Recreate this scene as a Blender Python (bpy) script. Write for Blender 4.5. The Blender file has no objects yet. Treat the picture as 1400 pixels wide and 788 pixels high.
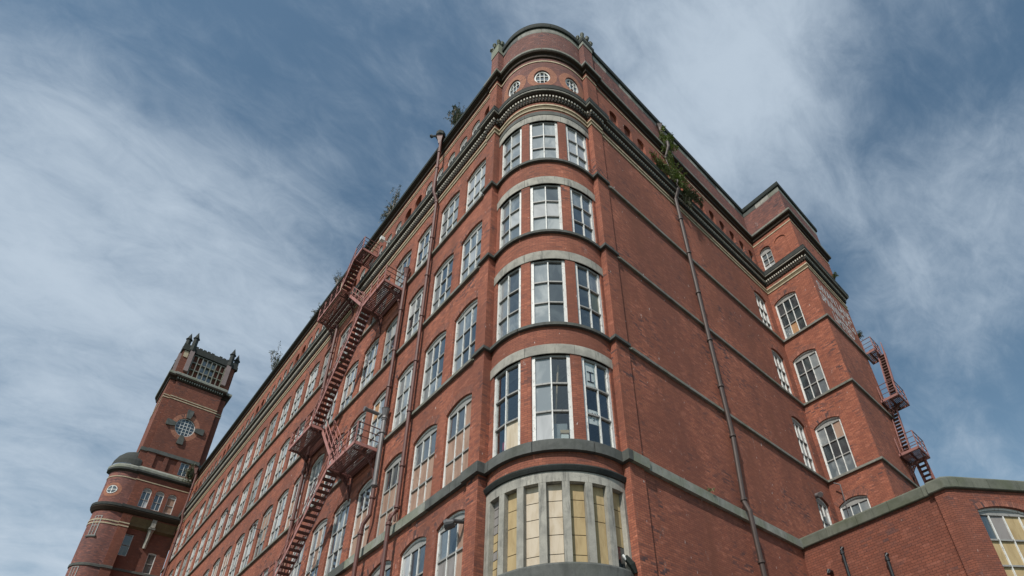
import bpy, math, random
from mathutils import Vector, Matrix
random.seed(7)
S = bpy.context.scene
COL = S.collection
R = math.radians

# ------------------------------------------------------------------ camera
CM = [[0.7109530060055653, -0.6998944944352637, -0.06850926879217889],
      [-0.33487886152393564, -0.42260651547054584, 0.8421756830876901],
      [-0.6183865873025264, -0.5758050275388287, -0.5348332440145458]]
cam = bpy.data.cameras.new('camera')
cam.sensor_width = 36.0
cam.sensor_fit = 'HORIZONTAL'
cam.lens = 36.0 * 823.888 / 1400.0
cam.shift_x = -122.47 / 1400.0
cam.shift_y = 251.63 / 1400.0
cam.clip_end = 5000
camo = bpy.data.objects.new('camera', cam)
COL.objects.link(camo)
m = Matrix(CM).transposed().to_4x4()
camo.matrix_world = m
S.camera = camo
S.render.resolution_x = 1024
S.render.resolution_y = 576

# ------------------------------------------------------------------ world, sun
SUN_EL = 49.0
SX, SY = -0.915, -0.403
world = bpy.data.worlds.new('World')
S.world = world
world.use_nodes = True
nt = world.node_tree
nt.nodes.clear()
def wn(t, **k):
    n = nt.nodes.new(t)
    for a, b in k.items():
        setattr(n, a, b)
    return n
out = wn('ShaderNodeOutputWorld')
bg = wn('ShaderNodeBackground')
bg.inputs['Strength'].default_value = 0.085
sky = wn('ShaderNodeTexSky', sky_type='NISHITA')
sky.sun_disc = False
sky.sun_elevation = R(SUN_EL)
sky.sun_rotation = math.atan2(SX, SY)      # clockwise from +Y
sky.air_density = 1.1
sky.dust_density = 1.2
sky.ozone_density = 1.6
tc = wn('ShaderNodeTexCoord')
def wmath(op, a, b=None, clamp=False):
    n = wn('ShaderNodeMath', operation=op)
    n.use_clamp = clamp
    for i, v in enumerate((a, b)):
        if v is None: continue
        if isinstance(v, (int, float)): n.inputs[i].default_value = v
        else: nt.links.new(v, n.inputs[i])
    return n.outputs[0]
# cirrus: direction projected on a flat cloud layer, warped and stretched noise
sep = wn('ShaderNodeSeparateXYZ'); nt.links.new(tc.outputs['Generated'], sep.inputs[0])
zc = wmath('ADD', wmath('MAXIMUM', sep.outputs['Z'], 0.0), 0.42)
px = wmath('DIVIDE', sep.outputs['X'], zc); py = wmath('DIVIDE', sep.outputs['Y'], zc)
cmb = wn('ShaderNodeCombineXYZ'); nt.links.new(px, cmb.inputs[0]); nt.links.new(py, cmb.inputs[1])
def mapped(rot, scale, loc):
    mp = wn('ShaderNodeMapping')
    mp.inputs['Rotation'].default_value = (0, 0, R(rot)); mp.inputs['Scale'].default_value = scale
    mp.inputs['Location'].default_value = loc
    nt.links.new(cmb.outputs[0], mp.inputs[0])
    return mp.outputs[0]
def wnoise(vec, scale, detail, rough, dist=0.0):
    n = wn('ShaderNodeTexNoise'); nt.links.new(vec, n.inputs['Vector'])
    n.inputs['Scale'].default_value = scale; n.inputs['Detail'].default_value = detail
    n.inputs['Roughness'].default_value = rough; n.inputs['Distortion'].default_value = dist
    return n.outputs['Fac']
n1 = wnoise(mapped(35, (1.0, 1.35, 1), (3.1, 7.4, 0)), 2.3, 6, 0.52, 0.35)
n2 = wnoise(mapped(20, (1.0, 1.9, 1), (9.3, 1.2, 0)), 6.5, 9, 0.62, 0.6)
n3 = wnoise(mapped(0, (1, 1, 1), (1.3, 4.2, 0)), 0.95, 2, 0.5)
n4 = wnoise(mapped(50, (1.0, 1.5, 1), (2.3, 5.2, 0)), 17, 9, 0.68, 0.7)
f = wmath('ADD', wmath('ADD', wmath('MULTIPLY', n1, 1.15), wmath('MULTIPLY', n4, 0.40)), wmath('ADD', wmath('MULTIPLY', n2, 0.62), wmath('MULTIPLY', n3, 0.50)))
# broad cloud banks as soft lobes over the noise, the last behind the camera
def lobe(d, width, amp):
    d = Vector(d).normalized()
    vm = wn('ShaderNodeVectorMath', operation='DOT_PRODUCT')
    nt.links.new(tc.outputs['Generated'], vm.inputs[0]); vm.inputs[1].default_value = d
    mr = wn('ShaderNodeMapRange', interpolation_type='SMOOTHERSTEP')
    nt.links.new(vm.outputs['Value'], mr.inputs['Value'])
    mr.inputs['From Min'].default_value = math.cos(R(width)); mr.inputs['From Max'].default_value = 1.0
    mr.inputs['To Min'].default_value = 0.0; mr.inputs['To Max'].default_value = amp
    return mr.outputs[0]
LOBES = [((-0.04, 0.787, 0.616), 22, 0.06), ((-0.013, 0.917, 0.398), 36, 0.46), ((0.363, 0.17, 0.916), 17, 0.34),
         ((0.517, 0.149, 0.843), 13, 0.20), ((0.742, -0.011, 0.67), 12, 0.27), ((-0.13, 0.607, 0.784), 10, 0.05), ((-0.6, -0.5, 0.6), 40, 0.30)]
for l in LOBES:
    f = wmath('ADD', f, lobe(*l))
ramp = wn('ShaderNodeMapRange', interpolation_type='SMOOTHSTEP')
nt.links.new(f, ramp.inputs['Value'])
ramp.inputs['From Min'].default_value = 1.23; ramp.inputs['From Max'].default_value = 2.12
ramp.inputs['To Min'].default_value = 0.0; ramp.inputs['To Max'].default_value = 0.90
# horizon whitening
hz = wmath('POWER', wmath('SUBTRACT', 1.0, wmath('ABSOLUTE', sep.outputs['Z']), clamp=True), 3.0)
fac = wmath('ADD', ramp.outputs[0], wmath('MULTIPLY', hz, 0.35), clamp=True)
mixc = wn('ShaderNodeMix', data_type='RGBA')
nt.links.new(fac, mixc.inputs['Factor'])
hs = wn('ShaderNodeHueSaturation'); hs.inputs['Saturation'].default_value = 0.98; hs.inputs['Value'].default_value = 1.16
nt.links.new(sky.outputs[0], hs.inputs['Color'])
tint = wn('ShaderNodeMix', data_type='RGBA'); tint.blend_type = 'MULTIPLY'; tint.inputs['Factor'].default_value = 1.0
nt.links.new(hs.outputs[0], tint.inputs[6]); tint.inputs[7].default_value = (0.98, 1.16, 1.08, 1)
nt.links.new(tint.outputs[2], mixc.inputs[6])
mixc.inputs[7].default_value = (6.2, 7.3, 8.5, 1)
nt.links.new(mixc.outputs[2], bg.inputs['Color'])
nt.links.new(bg.outputs[0], out.inputs['Surface'])

sl = bpy.data.lights.new('sun', 'SUN')
sl.energy = 4.0
sl.angle = R(0.5)
sl.color = (1.0, 0.95, 0.88)
suno = bpy.data.objects.new('sun', sl)
COL.objects.link(suno)
ce = math.cos(R(SUN_EL))
sd = Vector((SX * ce, SY * ce, math.sin(R(SUN_EL))))
suno.rotation_euler = sd.to_track_quat('Z', 'Y').to_euler()
suno.location = (-30, -30, 60)

S.view_settings.view_transform = 'Standard'
S.view_settings.look = 'None'
S.view_settings.exposure = 0.0
S.view_settings.gamma = 1.0

# ------------------------------------------------------------------ materials
MATS = {}
def newmat(name):
    mt = bpy.data.materials.new(name); mt.use_nodes = True
    MATS[name] = mt
    return mt, mt.node_tree, mt.node_tree.nodes['Principled BSDF']
class NT:
    def __init__(s, t): s.t = t
    def n(s, ty, **k):
        x = s.t.nodes.new(ty)
        for a, b in k.items(): setattr(x, a, b)
        return x
    def l(s, a, b): s.t.links.new(a, b)
    def math(s, op, a, b=None, clamp=False):
        x = s.n('ShaderNodeMath', operation=op); x.use_clamp = clamp
        for i, v in enumerate((a, b)):
            if v is None: continue
            if isinstance(v, (int, float)): x.inputs[i].default_value = v
            else: s.l(v, x.inputs[i])
        return x.outputs[0]
    def noise(s, vec, scale, detail=4, rough=0.55, dist=0):
        x = s.n('ShaderNodeTexNoise'); s.l(vec, x.inputs['Vector'])
        x.inputs['Scale'].default_value = scale; x.inputs['Detail'].default_value = detail
        x.inputs['Roughness'].default_value = rough; x.inputs['Distortion'].default_value = dist
        return x.outputs['Fac']
    def ramp(s, v, a, b, lo=0.0, hi=1.0):
        x = s.n('ShaderNodeMapRange', interpolation_type='SMOOTHSTEP'); s.l(v, x.inputs['Value'])
        x.inputs['From Min'].default_value = a; x.inputs['From Max'].default_value = b
        x.inputs['To Min'].default_value = lo; x.inputs['To Max'].default_value = hi
        return x.outputs[0]
    def mix(s, f, a, b, mode='MIX'):
        x = s.n('ShaderNodeMix', data_type='RGBA'); x.blend_type = mode
        if isinstance(f, (int, float)): x.inputs['Factor'].default_value = f
        else: s.l(f, x.inputs['Factor'])
        for i, v in ((6, a), (7, b)):
            if isinstance(v, tuple): x.inputs[i].default_value = (*v, 1)
            else: s.l(v, x.inputs[i])
        return x.outputs[2]
    def mapv(s, vec, scale=(1, 1, 1), rot=(0, 0, 0), loc=(0, 0, 0)):
        x = s.n('ShaderNodeMapping'); s.l(vec, x.inputs[0])
        x.inputs['Scale'].default_value = scale; x.inputs['Rotation'].default_value = rot
        x.inputs['Location'].default_value = loc
        return x.outputs[0]

def brick_mat(name, c1, c2, mortar, dark=(0.09, 0.055, 0.055), soot=0.5, pale=0.25, contrast=1.0, bw=0.235, bh=0.083):
    mt, t, P = newmat(name); N = NT(t)
    uv = N.n('ShaderNodeUVMap').outputs[0]
    geo = N.n('ShaderNodeNewGeometry').outputs['Position']
    b = N.n('ShaderNodeTexBrick'); N.l(uv, b.inputs['Vector'])
    b.inputs['Scale'].default_value = 1.0
    b.inputs['Brick Width'].default_value = bw; b.inputs['Row Height'].default_value = bh
    b.inputs['Mortar Size'].default_value = 0.0065; b.inputs['Mortar Smooth'].default_value = 0.2
    b.inputs['Bias'].default_value = -0.1
    b.inputs['Color1'].default_value = (*c1, 1); b.inputs['Color2'].default_value = (*c2, 1)
    b.inputs['Mortar'].default_value = (*mortar, 1)
    # burnt headers scattered brick by brick
    cell = N.n('ShaderNodeTexWhiteNoise', noise_dimensions='2D')
    sp = N.n('ShaderNodeSeparateXYZ'); N.l(uv, sp.inputs[0])
    row = N.math('FLOOR', N.math('DIVIDE', sp.outputs[1], bh))
    off = N.math('MULTIPLY', N.math('MODULO', row, 2.0), 0.5)
    colm = N.math('FLOOR', N.math('ADD', N.math('DIVIDE', sp.outputs[0], bw), off))
    cb = N.n('ShaderNodeCombineXYZ'); N.l(colm, cb.inputs[0]); N.l(row, cb.inputs[1])
    N.l(cb.outputs[0], cell.inputs['Vector'])
    patch = N.noise(geo, 0.55, 5, 0.6, 0.4)
    burn = N.math('MULTIPLY', N.ramp(cell.outputs['Value'], 0.60, 0.95), N.ramp(patch, 0.45, 0.68, 0.10, 0.95))
    col = N.mix(N.math('MULTIPLY', burn, contrast), b.outputs['Color'], dark)
    lite = N.ramp(cell.outputs['Value'], 0.0, 0.10, 0.30 * contrast, 0.0)
    col = N.mix(lite, col, tuple(min(1, x * 1.6 + 0.04) for x in c1))
    # soot and damp staining, stretched down the wall
    st = N.noise(N.mapv(geo, (0.55, 0.55, 0.16)), 1.3, 6, 0.62, 0.3)
    big = N.noise(N.mapv(geo, (0.22, 0.22, 0.12)), 1.0, 4, 0.6, 0.5)
    col = N.mix(N.ramp(big, 0.42, 0.64, 0.0, soot * 0.75), col, tuple(x * 0.46 + 0.014 for x in c2))
    run = N.noise(N.mapv(geo, (1.6, 1.6, 0.10)), 1.0, 5, 0.65, 0.2)
    col = N.mix(N.ramp(run, 0.52, 0.72, 0.0, soot * 0.5), col, tuple(x * 0.5 + 0.012 for x in c2))
    col = N.mix(N.ramp(st, 0.46, 0.74, 0.0, soot), col, tuple(x * 0.42 + 0.008 for x in c1))
    st2 = N.noise(geo, 3.1, 5, 0.7)
    col = N.mix(N.ramp(st2, 0.35, 0.8, 0.0, 0.30), col, tuple(x * 0.6 + 0.02 for x in c2))
    # salts: pale runs and specks
    ef = N.noise(N.mapv(geo, (1.2, 1.2, 0.5)), 2.3, 7, 0.72, 0.6)
    ef2 = N.noise(geo, 19.0, 3, 0.6)
    col = N.mix(N.math('MULTIPLY', N.ramp(ef, 0.60, 0.76, 0.0, 1.0), N.ramp(ef2, 0.42, 0.68, 0.0, pale)), col, (0.55, 0.47, 0.44))
    sp2 = N.noise(N.mapv(geo, (1, 1, 0.35)), 11.0, 2, 0.5)
    col = N.mix(N.ramp(sp2, 0.735, 0.80, 0.0, pale * 1.6), col, (0.6, 0.55, 0.52))
    N.l(col, P.inputs['Base Color'])
    P.inputs['Roughness'].default_value = 0.88
    P.inputs['Specular IOR Level'].default_value = 0.25
    bp = N.n('ShaderNodeBump'); bp.inputs['Strength'].default_value = 0.55; bp.inputs['Distance'].default_value = 0.012
    h = N.math('ADD', N.math('MULTIPLY', b.outputs['Fac'], -1.0), N.math('MULTIPLY', N.noise(geo, 28, 4, 0.7), 0.5))
    h = N.math('ADD', h, N.math('MULTIPLY', cell.outputs['Value'], 0.35))
    N.l(h, bp.inputs['Height']); N.l(bp.outputs[0], P.inputs['Normal'])
    return mt

BR = brick_mat('red brick', (0.415, 0.145, 0.086), (0.285, 0.092, 0.059), (0.125, 0.062, 0.050), soot=0.72, pale=0.75, contrast=1.25)
BRW = brick_mat('weathered mauve brick', (0.31, 0.122, 0.092), (0.17, 0.082, 0.076), (0.14, 0.09, 0.085), dark=(0.085, 0.060, 0.066), soot=0.6, pale=0.95, contrast=1.5)
BRT = brick_mat('vignette dark tower brick', (0.275, 0.096, 0.060), (0.19, 0.066, 0.045), (0.10, 0.05, 0.04), soot=0.65, pale=0.25)  # darker copy of the red brick, corner vignette painted into its colour
BRC = brick_mat('annex front brick', (0.30, 0.104, 0.066), (0.215, 0.072, 0.048), (0.05, 0.028, 0.022), soot=0.55, pale=0.4)
BRO = brick_mat('orange rubbed brick', (0.43, 0.19, 0.12), (0.36, 0.15, 0.095), (0.24, 0.12, 0.085), soot=0.3, pale=0.2)
BRD = brick_mat('dark jointed brick', (0.255, 0.088, 0.056), (0.19, 0.064, 0.042), (0.030, 0.018, 0.015), soot=0.5, pale=0.3, bw=0.24, bh=0.105)
BRA = brick_mat('arch brick', (0.34, 0.13, 0.086), (0.24, 0.09, 0.065), (0.11, 0.06, 0.05), soot=0.5, pale=0.3, contrast=1.5)

def stone_mat(name, c, dk, green=0.0, soot=0.6, scale=1.0, rough=0.85, streak=0.5):
    mt, t, P = newmat(name); N = NT(t)
    geo = N.n('ShaderNodeNewGeometry').outputs['Position']
    a = N.noise(geo, 2.0 * scale, 6, 0.65, 0.3)
    b = N.noise(N.mapv(geo, (5, 5, 0.8)), 1.0 * scale, 5, 0.7)
    g = N.noise(geo, 0.9 * scale, 4, 0.6)
    col = N.mix(N.ramp(a, 0.35, 0.72, 0.0, soot), c, dk)
    col = N.mix(N.ramp(b, 0.50, 0.72, 0.0, streak), col, tuple(x * 0.7 for x in dk))
    if green > 0:
        col = N.mix(N.ramp(g, 0.42, 0.66, 0.0, green), col, (c[0] * 0.50, c[1] * 0.58, c[2] * 0.36))
    oi = N.n('ShaderNodeObjectInfo')
    col = N.mix(N.math('MULTIPLY', oi.outputs['Random'], 0.34), col, tuple(x * 0.45 for x in c))
    fine = N.noise(geo, 26 * scale, 4, 0.7)
    col = N.mix(N.ramp(fine, 0.35, 0.75, 0.0, 0.35), col, tuple(x * 0.55 for x in c))
    N.l(col, P.inputs['Base Color']); P.inputs['Roughness'].default_value = rough
    P.inputs['Specular IOR Level'].default_value = 0.3
    bp = N.n('ShaderNodeBump'); bp.inputs['Strength'].default_value = 0.4; bp.inputs['Distance'].default_value = 0.02
    N.l(N.math('ADD', fine, a), bp.inputs['Height']); N.l(bp.outputs[0], P.inputs['Normal'])
    return mt
ST = stone_mat('pale weathered sandstone', (0.45, 0.43, 0.375), (0.13, 0.13, 0.125), soot=0.6, streak=0.85)
STG = stone_mat('green weathered sandstone', (0.33, 0.335, 0.295), (0.12, 0.13, 0.105), green=0.55, soot=0.6)
STA = stone_mat('dark mossy coping stone', (0.17, 0.178, 0.145), (0.065, 0.075, 0.055), green=0.6, soot=0.6)
STB = stone_mat('soot black sandstone', (0.060, 0.065, 0.062), (0.022, 0.025, 0.025), green=0.3, soot=0.7)
STD = stone_mat('dark string stone', (0.135, 0.14, 0.132), (0.045, 0.048, 0.046), green=0.25, soot=0.6)
STM = stone_mat('grey olive string stone', (0.30, 0.295, 0.265), (0.12, 0.122, 0.11), green=0.5, soot=0.7)
STK = stone_mat('black coping stone', (0.030, 0.038, 0.034), (0.012, 0.018, 0.016), green=0.3, soot=0.6)
CRM = stone_mat('cream glazed band', (0.60, 0.51, 0.36), (0.26, 0.21, 0.13), soot=0.7, scale=2)
OLV = stone_mat('olive glazed band', (0.17, 0.13, 0.070), (0.08, 0.065, 0.045), soot=0.5, scale=2)
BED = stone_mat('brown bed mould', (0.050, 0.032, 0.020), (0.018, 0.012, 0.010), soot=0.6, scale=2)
DNT = stone_mat('white dentil stone', (0.66, 0.62, 0.54), (0.30, 0.27, 0.22), soot=0.35, scale=2)
SLT = stone_mat('grey lead and slate', (0.05, 0.054, 0.05), (0.045, 0.05, 0.048), green=0.4, soot=0.5)

def paint_mat(name, c, under, peel=0.45, sc=14.0, rough=0.6, metal=0.0):
    mt, t, P = newmat(name); N = NT(t)
    geo = N.n('ShaderNodeNewGeometry').outputs['Position']
    a = N.noise(N.mapv(geo, (1, 1, 0.45)), sc, 5, 0.7, 0.4)
    b = N.noise(geo, 1.7, 4, 0.6)
    col = N.mix(N.ramp(a, 0.53, 0.66, 0.0, peel), c, under)
    col = N.mix(N.ramp(b, 0.4, 0.75, 0.0, 0.35), col, tuple(x * 0.55 for x in c))
    N.l(col, P.inputs['Base Color']); P.inputs['Roughness'].default_value = rough; P.inputs['Metallic'].default_value = metal
    bp = N.n('ShaderNodeBump'); bp.inputs['Strength'].default_value = 0.3; bp.inputs['Distance'].default_value = 0.004
    N.l(a, bp.inputs['Height']); N.l(bp.outputs[0], P.inputs['Normal'])
    return mt
WHT = paint_mat('peeling white paint', (0.74, 0.74, 0.71), (0.20, 0.18, 0.155), 0.75)
GRYP = paint_mat('grey flaking paint and bar shade', (0.30, 0.295, 0.28), (0.10, 0.09, 0.08), 0.7)  # on transom bars the grey also paints in their shaded undersides
DKG = paint_mat('dark grey galvanised duct', (0.07, 0.072, 0.075), (0.13, 0.12, 0.11), 0.4, sc=6, rough=0.5)
GRYP2 = paint_mat('dirty white paint', (0.44, 0.43, 0.40), (0.16, 0.145, 0.13), 0.8)
FEP = paint_mat('faded red oxide paint', (0.44, 0.20, 0.175), (0.10, 0.038, 0.026), 0.95, sc=3.2)
FED = paint_mat('dark rusty ironwork', (0.15, 0.060, 0.050), (0.05, 0.03, 0.026), 0.6, sc=6)
PIP = paint_mat('red brown pipe paint', (0.135, 0.050, 0.040), (0.06, 0.035, 0.03), 0.5, sc=5, rough=0.6)
PIG = paint_mat('grey iron pipe', (0.15, 0.135, 0.135), (0.07, 0.05, 0.045), 0.5, sc=5, rough=0.4)
PIK = paint_mat('black iron pipe', (0.02, 0.022, 0.025), (0.04, 0.035, 0.03), 0.3, sc=5, rough=0.35)
SIGN = paint_mat('worn white sign paint', (0.60, 0.58, 0.56), (0.22, 0.10, 0.08), 0.65, sc=7)
MAUV = paint_mat('mauve grey panel', (0.27, 0.20, 0.19), (0.15, 0.11, 0.10), 0.3, sc=3)
PAP = paint_mat('white paper', (0.72, 0.73, 0.71), (0.5, 0.5, 0.48), 0.2, sc=3)
INK = paint_mat('dark blue ink', (0.02, 0.03, 0.07), (0.03, 0.03, 0.05), 0.1)
LAMP = paint_mat('white lamp housing', (0.75, 0.75, 0.72), (0.4, 0.38, 0.35), 0.2)
BLUS = paint_mat('blue plastic sheet', (0.08, 0.33, 0.55), (0.2, 0.4, 0.5), 0.2, sc=3)
WOODP = paint_mat('bare wood pole', (0.50, 0.36, 0.22), (0.3, 0.2, 0.12), 0.4, sc=9)
ROOMW = paint_mat('dull interior plaster', (0.42, 0.42, 0.33), (0.28, 0.29, 0.2), 0.3, sc=1.0)

def pane_mat(name, c, c2, rough, spec=0.5, sc=1.6, coat=0.0, lo=0.4, hi=0.7, stretch=(1, 1, 0.5)):
    mt, t, P = newmat(name); N = NT(t)
    geo = N.n('ShaderNodeNewGeometry').outputs['Position']
    a = N.noise(N.mapv(geo, stretch), sc, 5, 0.62, 0.7)
    col = N.mix(N.ramp(a, lo, hi), c, c2)
    N.l(col, P.inputs['Base Color']); P.inputs['Roughness'].default_value = rough
    P.inputs['Specular IOR Level'].default_value = spec
    P.inputs['Coat Weight'].default_value = coat; P.inputs['Coat Roughness'].default_value = 0.06
    bp = N.n('ShaderNodeBump'); bp.inputs['Strength'].default_value = 0.12; bp.inputs['Distance'].default_value = 0.01
    N.l(N.noise(geo, 1.4, 2, 0.5), bp.inputs['Height']); N.l(bp.outputs[0], P.inputs['Coat Normal'])
    return mt
PM = {
 'gd': pane_mat('dark window glass', (0.028, 0.036, 0.042), (0.07, 0.085, 0.09), 0.10, 0.9, coat=1.0),
 'gm': pane_mat('dusty glass with painted sky', (0.11, 0.135, 0.15), (0.27, 0.295, 0.30), 0.25, 0.8, coat=1.0),  # dusty, with base lifted to paint in some sky reflection
 'gp': pane_mat('pale filmed glass', (0.19, 0.215, 0.225), (0.33, 0.345, 0.34), 0.3, 0.7, coat=1.0),
 'wh': pane_mat('white sheet behind glass', (0.46, 0.47, 0.47), (0.30, 0.315, 0.32), 0.35, 0.6, coat=1.0),
 'bd': pane_mat('pinkish plywood board', (0.36, 0.235, 0.175), (0.25, 0.15, 0.11), 0.7, 0.3, sc=3.5, stretch=(1, 1, 0.25)),
 'ob': pane_mat('orange plywood board', (0.45, 0.25, 0.12), (0.34, 0.18, 0.09), 0.7, 0.3, sc=3.0),
 'cr': pane_mat('tan hardboard', (0.45, 0.345, 0.19), (0.33, 0.24, 0.125), 0.75, 0.2, sc=2.4, stretch=(2.4, 2.4, 0.6), lo=.35, hi=.8),
 'cl': pane_mat('pale cream hardboard', (0.58, 0.50, 0.395), (0.45, 0.365, 0.255), 0.75, 0.2, sc=2.2, stretch=(2.2, 2.2, 0.6), lo=.35, hi=.8),
 'ol': pane_mat('olive shaded glass', (0.10, 0.11, 0.065), (0.20, 0.20, 0.13), 0.15, 0.8, coat=1.0),
 'wq': pane_mat('matt white sheet', (0.50, 0.51, 0.52), (0.36, 0.37, 0.38), 0.8, 0.1, sc=0.8),
 'gq': pane_mat('matt glass with painted sky', (0.22, 0.255, 0.28), (0.40, 0.43, 0.44), 0.75, 0.15, sc=1.1),  # blue-grey base paints in the sky's reflection, no coat
 'gb': pane_mat('grey board', (0.26, 0.24, 0.23), (0.20, 0.18, 0.17), 0.6, 0.4, sc=3),
}
# clear glass for the panes one looks through
mt, t, P = newmat('clear window glass'); N = NT(t)
tr = N.n('ShaderNodeBsdfTransparent'); tr.inputs[0].default_value = (0.86, 0.89, 0.89, 1)
gl = N.n('ShaderNodeBsdfGlossy'); gl.inputs['Roughness'].default_value = 0.05
fr_ = N.n('ShaderNodeFresnel'); fr_.inputs[0].default_value = 1.6
mx = N.n('ShaderNodeMixShader')
lw = N.n('ShaderNodeLayerWeight'); lw.inputs[0].default_value = 0.5
N.l(N.math('ADD', N.math('MULTIPLY', N.math('POWER', lw.outputs['Facing'], 2.5), 0.75), 0.07, clamp=True), mx.inputs[0]); N.l(tr.outputs[0], mx.inputs[1]); N.l(gl.outputs[0], mx.inputs[2])
N.l(mx.outputs[0], t.nodes['Material Output'].inputs['Surface'])
PM['gt'] = mt

def leaf_mat(name, c, c2):
    mt, t, P = newmat(name); N = NT(t)
    oi = N.n('ShaderNodeNewGeometry')
    a = N.noise(oi.outputs['Position'], 4.0, 3)
    N.l(N.mix(N.ramp(a, 0.35, 0.65), c, c2), P.inputs['Base Color'])
    P.inputs['Roughness'].default_value = 0.6
    P.inputs['Transmission Weight'].default_value = 0.0
    return mt
LF = leaf_mat('dusty green leaf', (0.12, 0.18, 0.045), (0.24, 0.30, 0.09))
LFS = leaf_mat('grey green sapling leaf', (0.085, 0.11, 0.06), (0.16, 0.19, 0.12))
LFD = leaf_mat('dark grey green leaf', (0.060, 0.080, 0.035), (0.12, 0.14, 0.065))
TWG = paint_mat('twig bark', (0.16, 0.13, 0.10), (0.08, 0.065, 0.05), 0.4)
mt, t, P = newmat('asphalt'); N = NT(t)
geo = N.n('ShaderNodeNewGeometry').outputs['Position']
N.l(N.mix(N.ramp(N.noise(geo, 0.8, 6, 0.7), 0.3, 0.7), (0.045, 0.045, 0.047), (0.07, 0.068, 0.065)), P.inputs['Base Color']); P.inputs['Roughness'].default_value = 0.9
ASPH = mt
mt, t, P = newmat('dry grass ground'); N = NT(t)
geo = N.n('ShaderNodeNewGeometry').outputs['Position']
N.l(N.mix(N.ramp(N.noise(geo, 0.15, 6, 0.7), 0.35, 0.7), (0.07, 0.085, 0.035), (0.12, 0.11, 0.07)), P.inputs['Base Color']); P.inputs['Roughness'].default_value = 0.95
GRND = mt
PAV = stone_mat('pavement concrete', (0.27, 0.26, 0.24), (0.16, 0.155, 0.15), soot=0.4, streak=0.1)
ROOF = stone_mat('roof felt', (0.09, 0.09, 0.095), (0.05, 0.05, 0.055), soot=0.4, streak=0.1)

# ------------------------------------------------------------------ mesh helpers
class MB:
    def __init__(s): s.v = []; s.f = []; s.uv = []; s.mi = []
    def poly(s, pts, uvs=None, mi=0):
        b = len(s.v); s.v += [tuple(p) for p in pts]
        s.f.append(list(range(b, b + len(pts))))
        s.uv.append(uvs if uvs else [(p[0] + p[1], p[2]) for p in pts]); s.mi.append(mi)
    def box(s, x0, x1, y0, y1, z0, z1, mi=0, M=None):
        c = [(x0, y0, z0), (x1, y0, z0), (x1, y1, z0), (x0, y1, z0), (x0, y0, z1), (x1, y0, z1), (x1, y1, z1), (x0, y1, z1)]
        if M: c = [M(*p) for p in c]
        for q in ((0, 3, 2, 1), (4, 5, 6, 7), (0, 1, 5, 4), (1, 2, 6, 5), (2, 3, 7, 6), (3, 0, 4, 7)):
            pts = [c[i] for i in q]
            o = [((0, 3, 2, 1), (4, 5, 6, 7)).count(q)]
            if o[0]: uv = [(p[0], p[1]) for p in pts]
            else: uv = [(p[0] + p[1], p[2]) for p in pts]
            s.poly(pts, uv, mi)
    def beam(s, a, b, w, h=None, mi=0, up=(0, 0, 1)):
        a = Vector(a); b = Vector(b); h = h or w
        d = (b - a)
        if d.length < 1e-6: return
        d.normalize(); up = Vector(up)
        if abs(d.dot(up)) > 0.98: up = Vector((0, 1, 0))
        x = d.cross(up).normalized() * w / 2; y = x.cross(d).normalized() * h / 2
        c = [a - x - y, a + x - y, a + x + y, a - x + y, b - x - y, b + x - y, b + x + y, b - x + y]
        for q in ((0, 3, 2, 1), (4, 5, 6, 7), (0, 1, 5, 4), (1, 2, 6, 5), (2, 3, 7, 6), (3, 0, 4, 7)):
            s.poly([c[i] for i in q], None, mi)
    def tube(s, pts, r, seg=8, mi=0, caps=True):
        pts = [Vector(p) for p in pts]; rs = r if isinstance(r, (list, tuple)) else [r] * len(pts)
        rings = []
        for i, p in enumerate(pts):
            if i == 0: d = pts[1] - p
            elif i == len(pts) - 1: d = p - pts[i - 1]
            else: d = (pts[i + 1] - p).normalized() + (p - pts[i - 1]).normalized()
            d.normalize(); up = Vector((0, 0, 1))
            if abs(d.dot(up)) > 0.95: up = Vector((0, 1, 0))
            x = d.cross(up).normalized(); y = x.cross(d).normalized()
            rings.append([p + (x * math.cos(2 * math.pi * k / seg) + y * math.sin(2 * math.pi * k / seg)) * rs[i] for k in range(seg)])
        for i in range(len(pts) - 1):
            for k in range(seg):
                s.poly([rings[i][k], rings[i][(k + 1) % seg], rings[i + 1][(k + 1) % seg], rings[i + 1][k]], None, mi)
        if caps:
            s.poly(rings[0][::-1], None, mi); s.poly(rings[-1], None, mi)
    def mesh(s, name, mats, smooth=False):
        me = bpy.data.meshes.new(name)
        me.from_pydata(s.v, [], s.f)
        ul = me.uv_layers.new(name='UVMap')
        flat = []
        for u in s.uv:
            for q in u: flat += [q[0], q[1]]
        ul.data.foreach_set('uv', flat)
        for mm in mats: me.materials.append(mm)
        me.polygons.foreach_set('material_index', s.mi)
        if smooth: me.polygons.foreach_set('use_smooth', [True] * len(me.polygons))
        me.update()
        return me

def thing(name, label, cat, loc, group=None):
    o = bpy.data.objects.new(name, None); COL.objects.link(o)
    o.location = loc; o['label'] = label; o['category'] = cat
    o.empty_display_size = 0.5
    if group: o['group'] = group
    return o
def part(name, me, parent, loc=(0, 0, 0), rot=0.0, label=None, stuff=False, world=True):
    """world=True: loc is a world position under an unrotated Empty"""
    o = bpy.data.objects.new(name, me); COL.objects.link(o)
    o.parent = parent
    if world and parent is not None:
        o.matrix_parent_inverse = Matrix.Translation(-parent.location)
    o.location = loc; o.rotation_euler = (0, 0, rot)
    if label: o['label'] = label
    if stuff: o['kind'] = 'stuff'
    return o
def solo(name, me, label, cat, group=None, loc=(0, 0, 0)):
    o = bpy.data.objects.new(name, me); COL.objects.link(o); o.location = loc
    o['label'] = label; o['category'] = cat
    if group: o['group'] = group
    return o
def struct(name, me):
    o = bpy.data.objects.new(name, me); COL.objects.link(o); o['kind'] = 'structure'; return o

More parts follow.
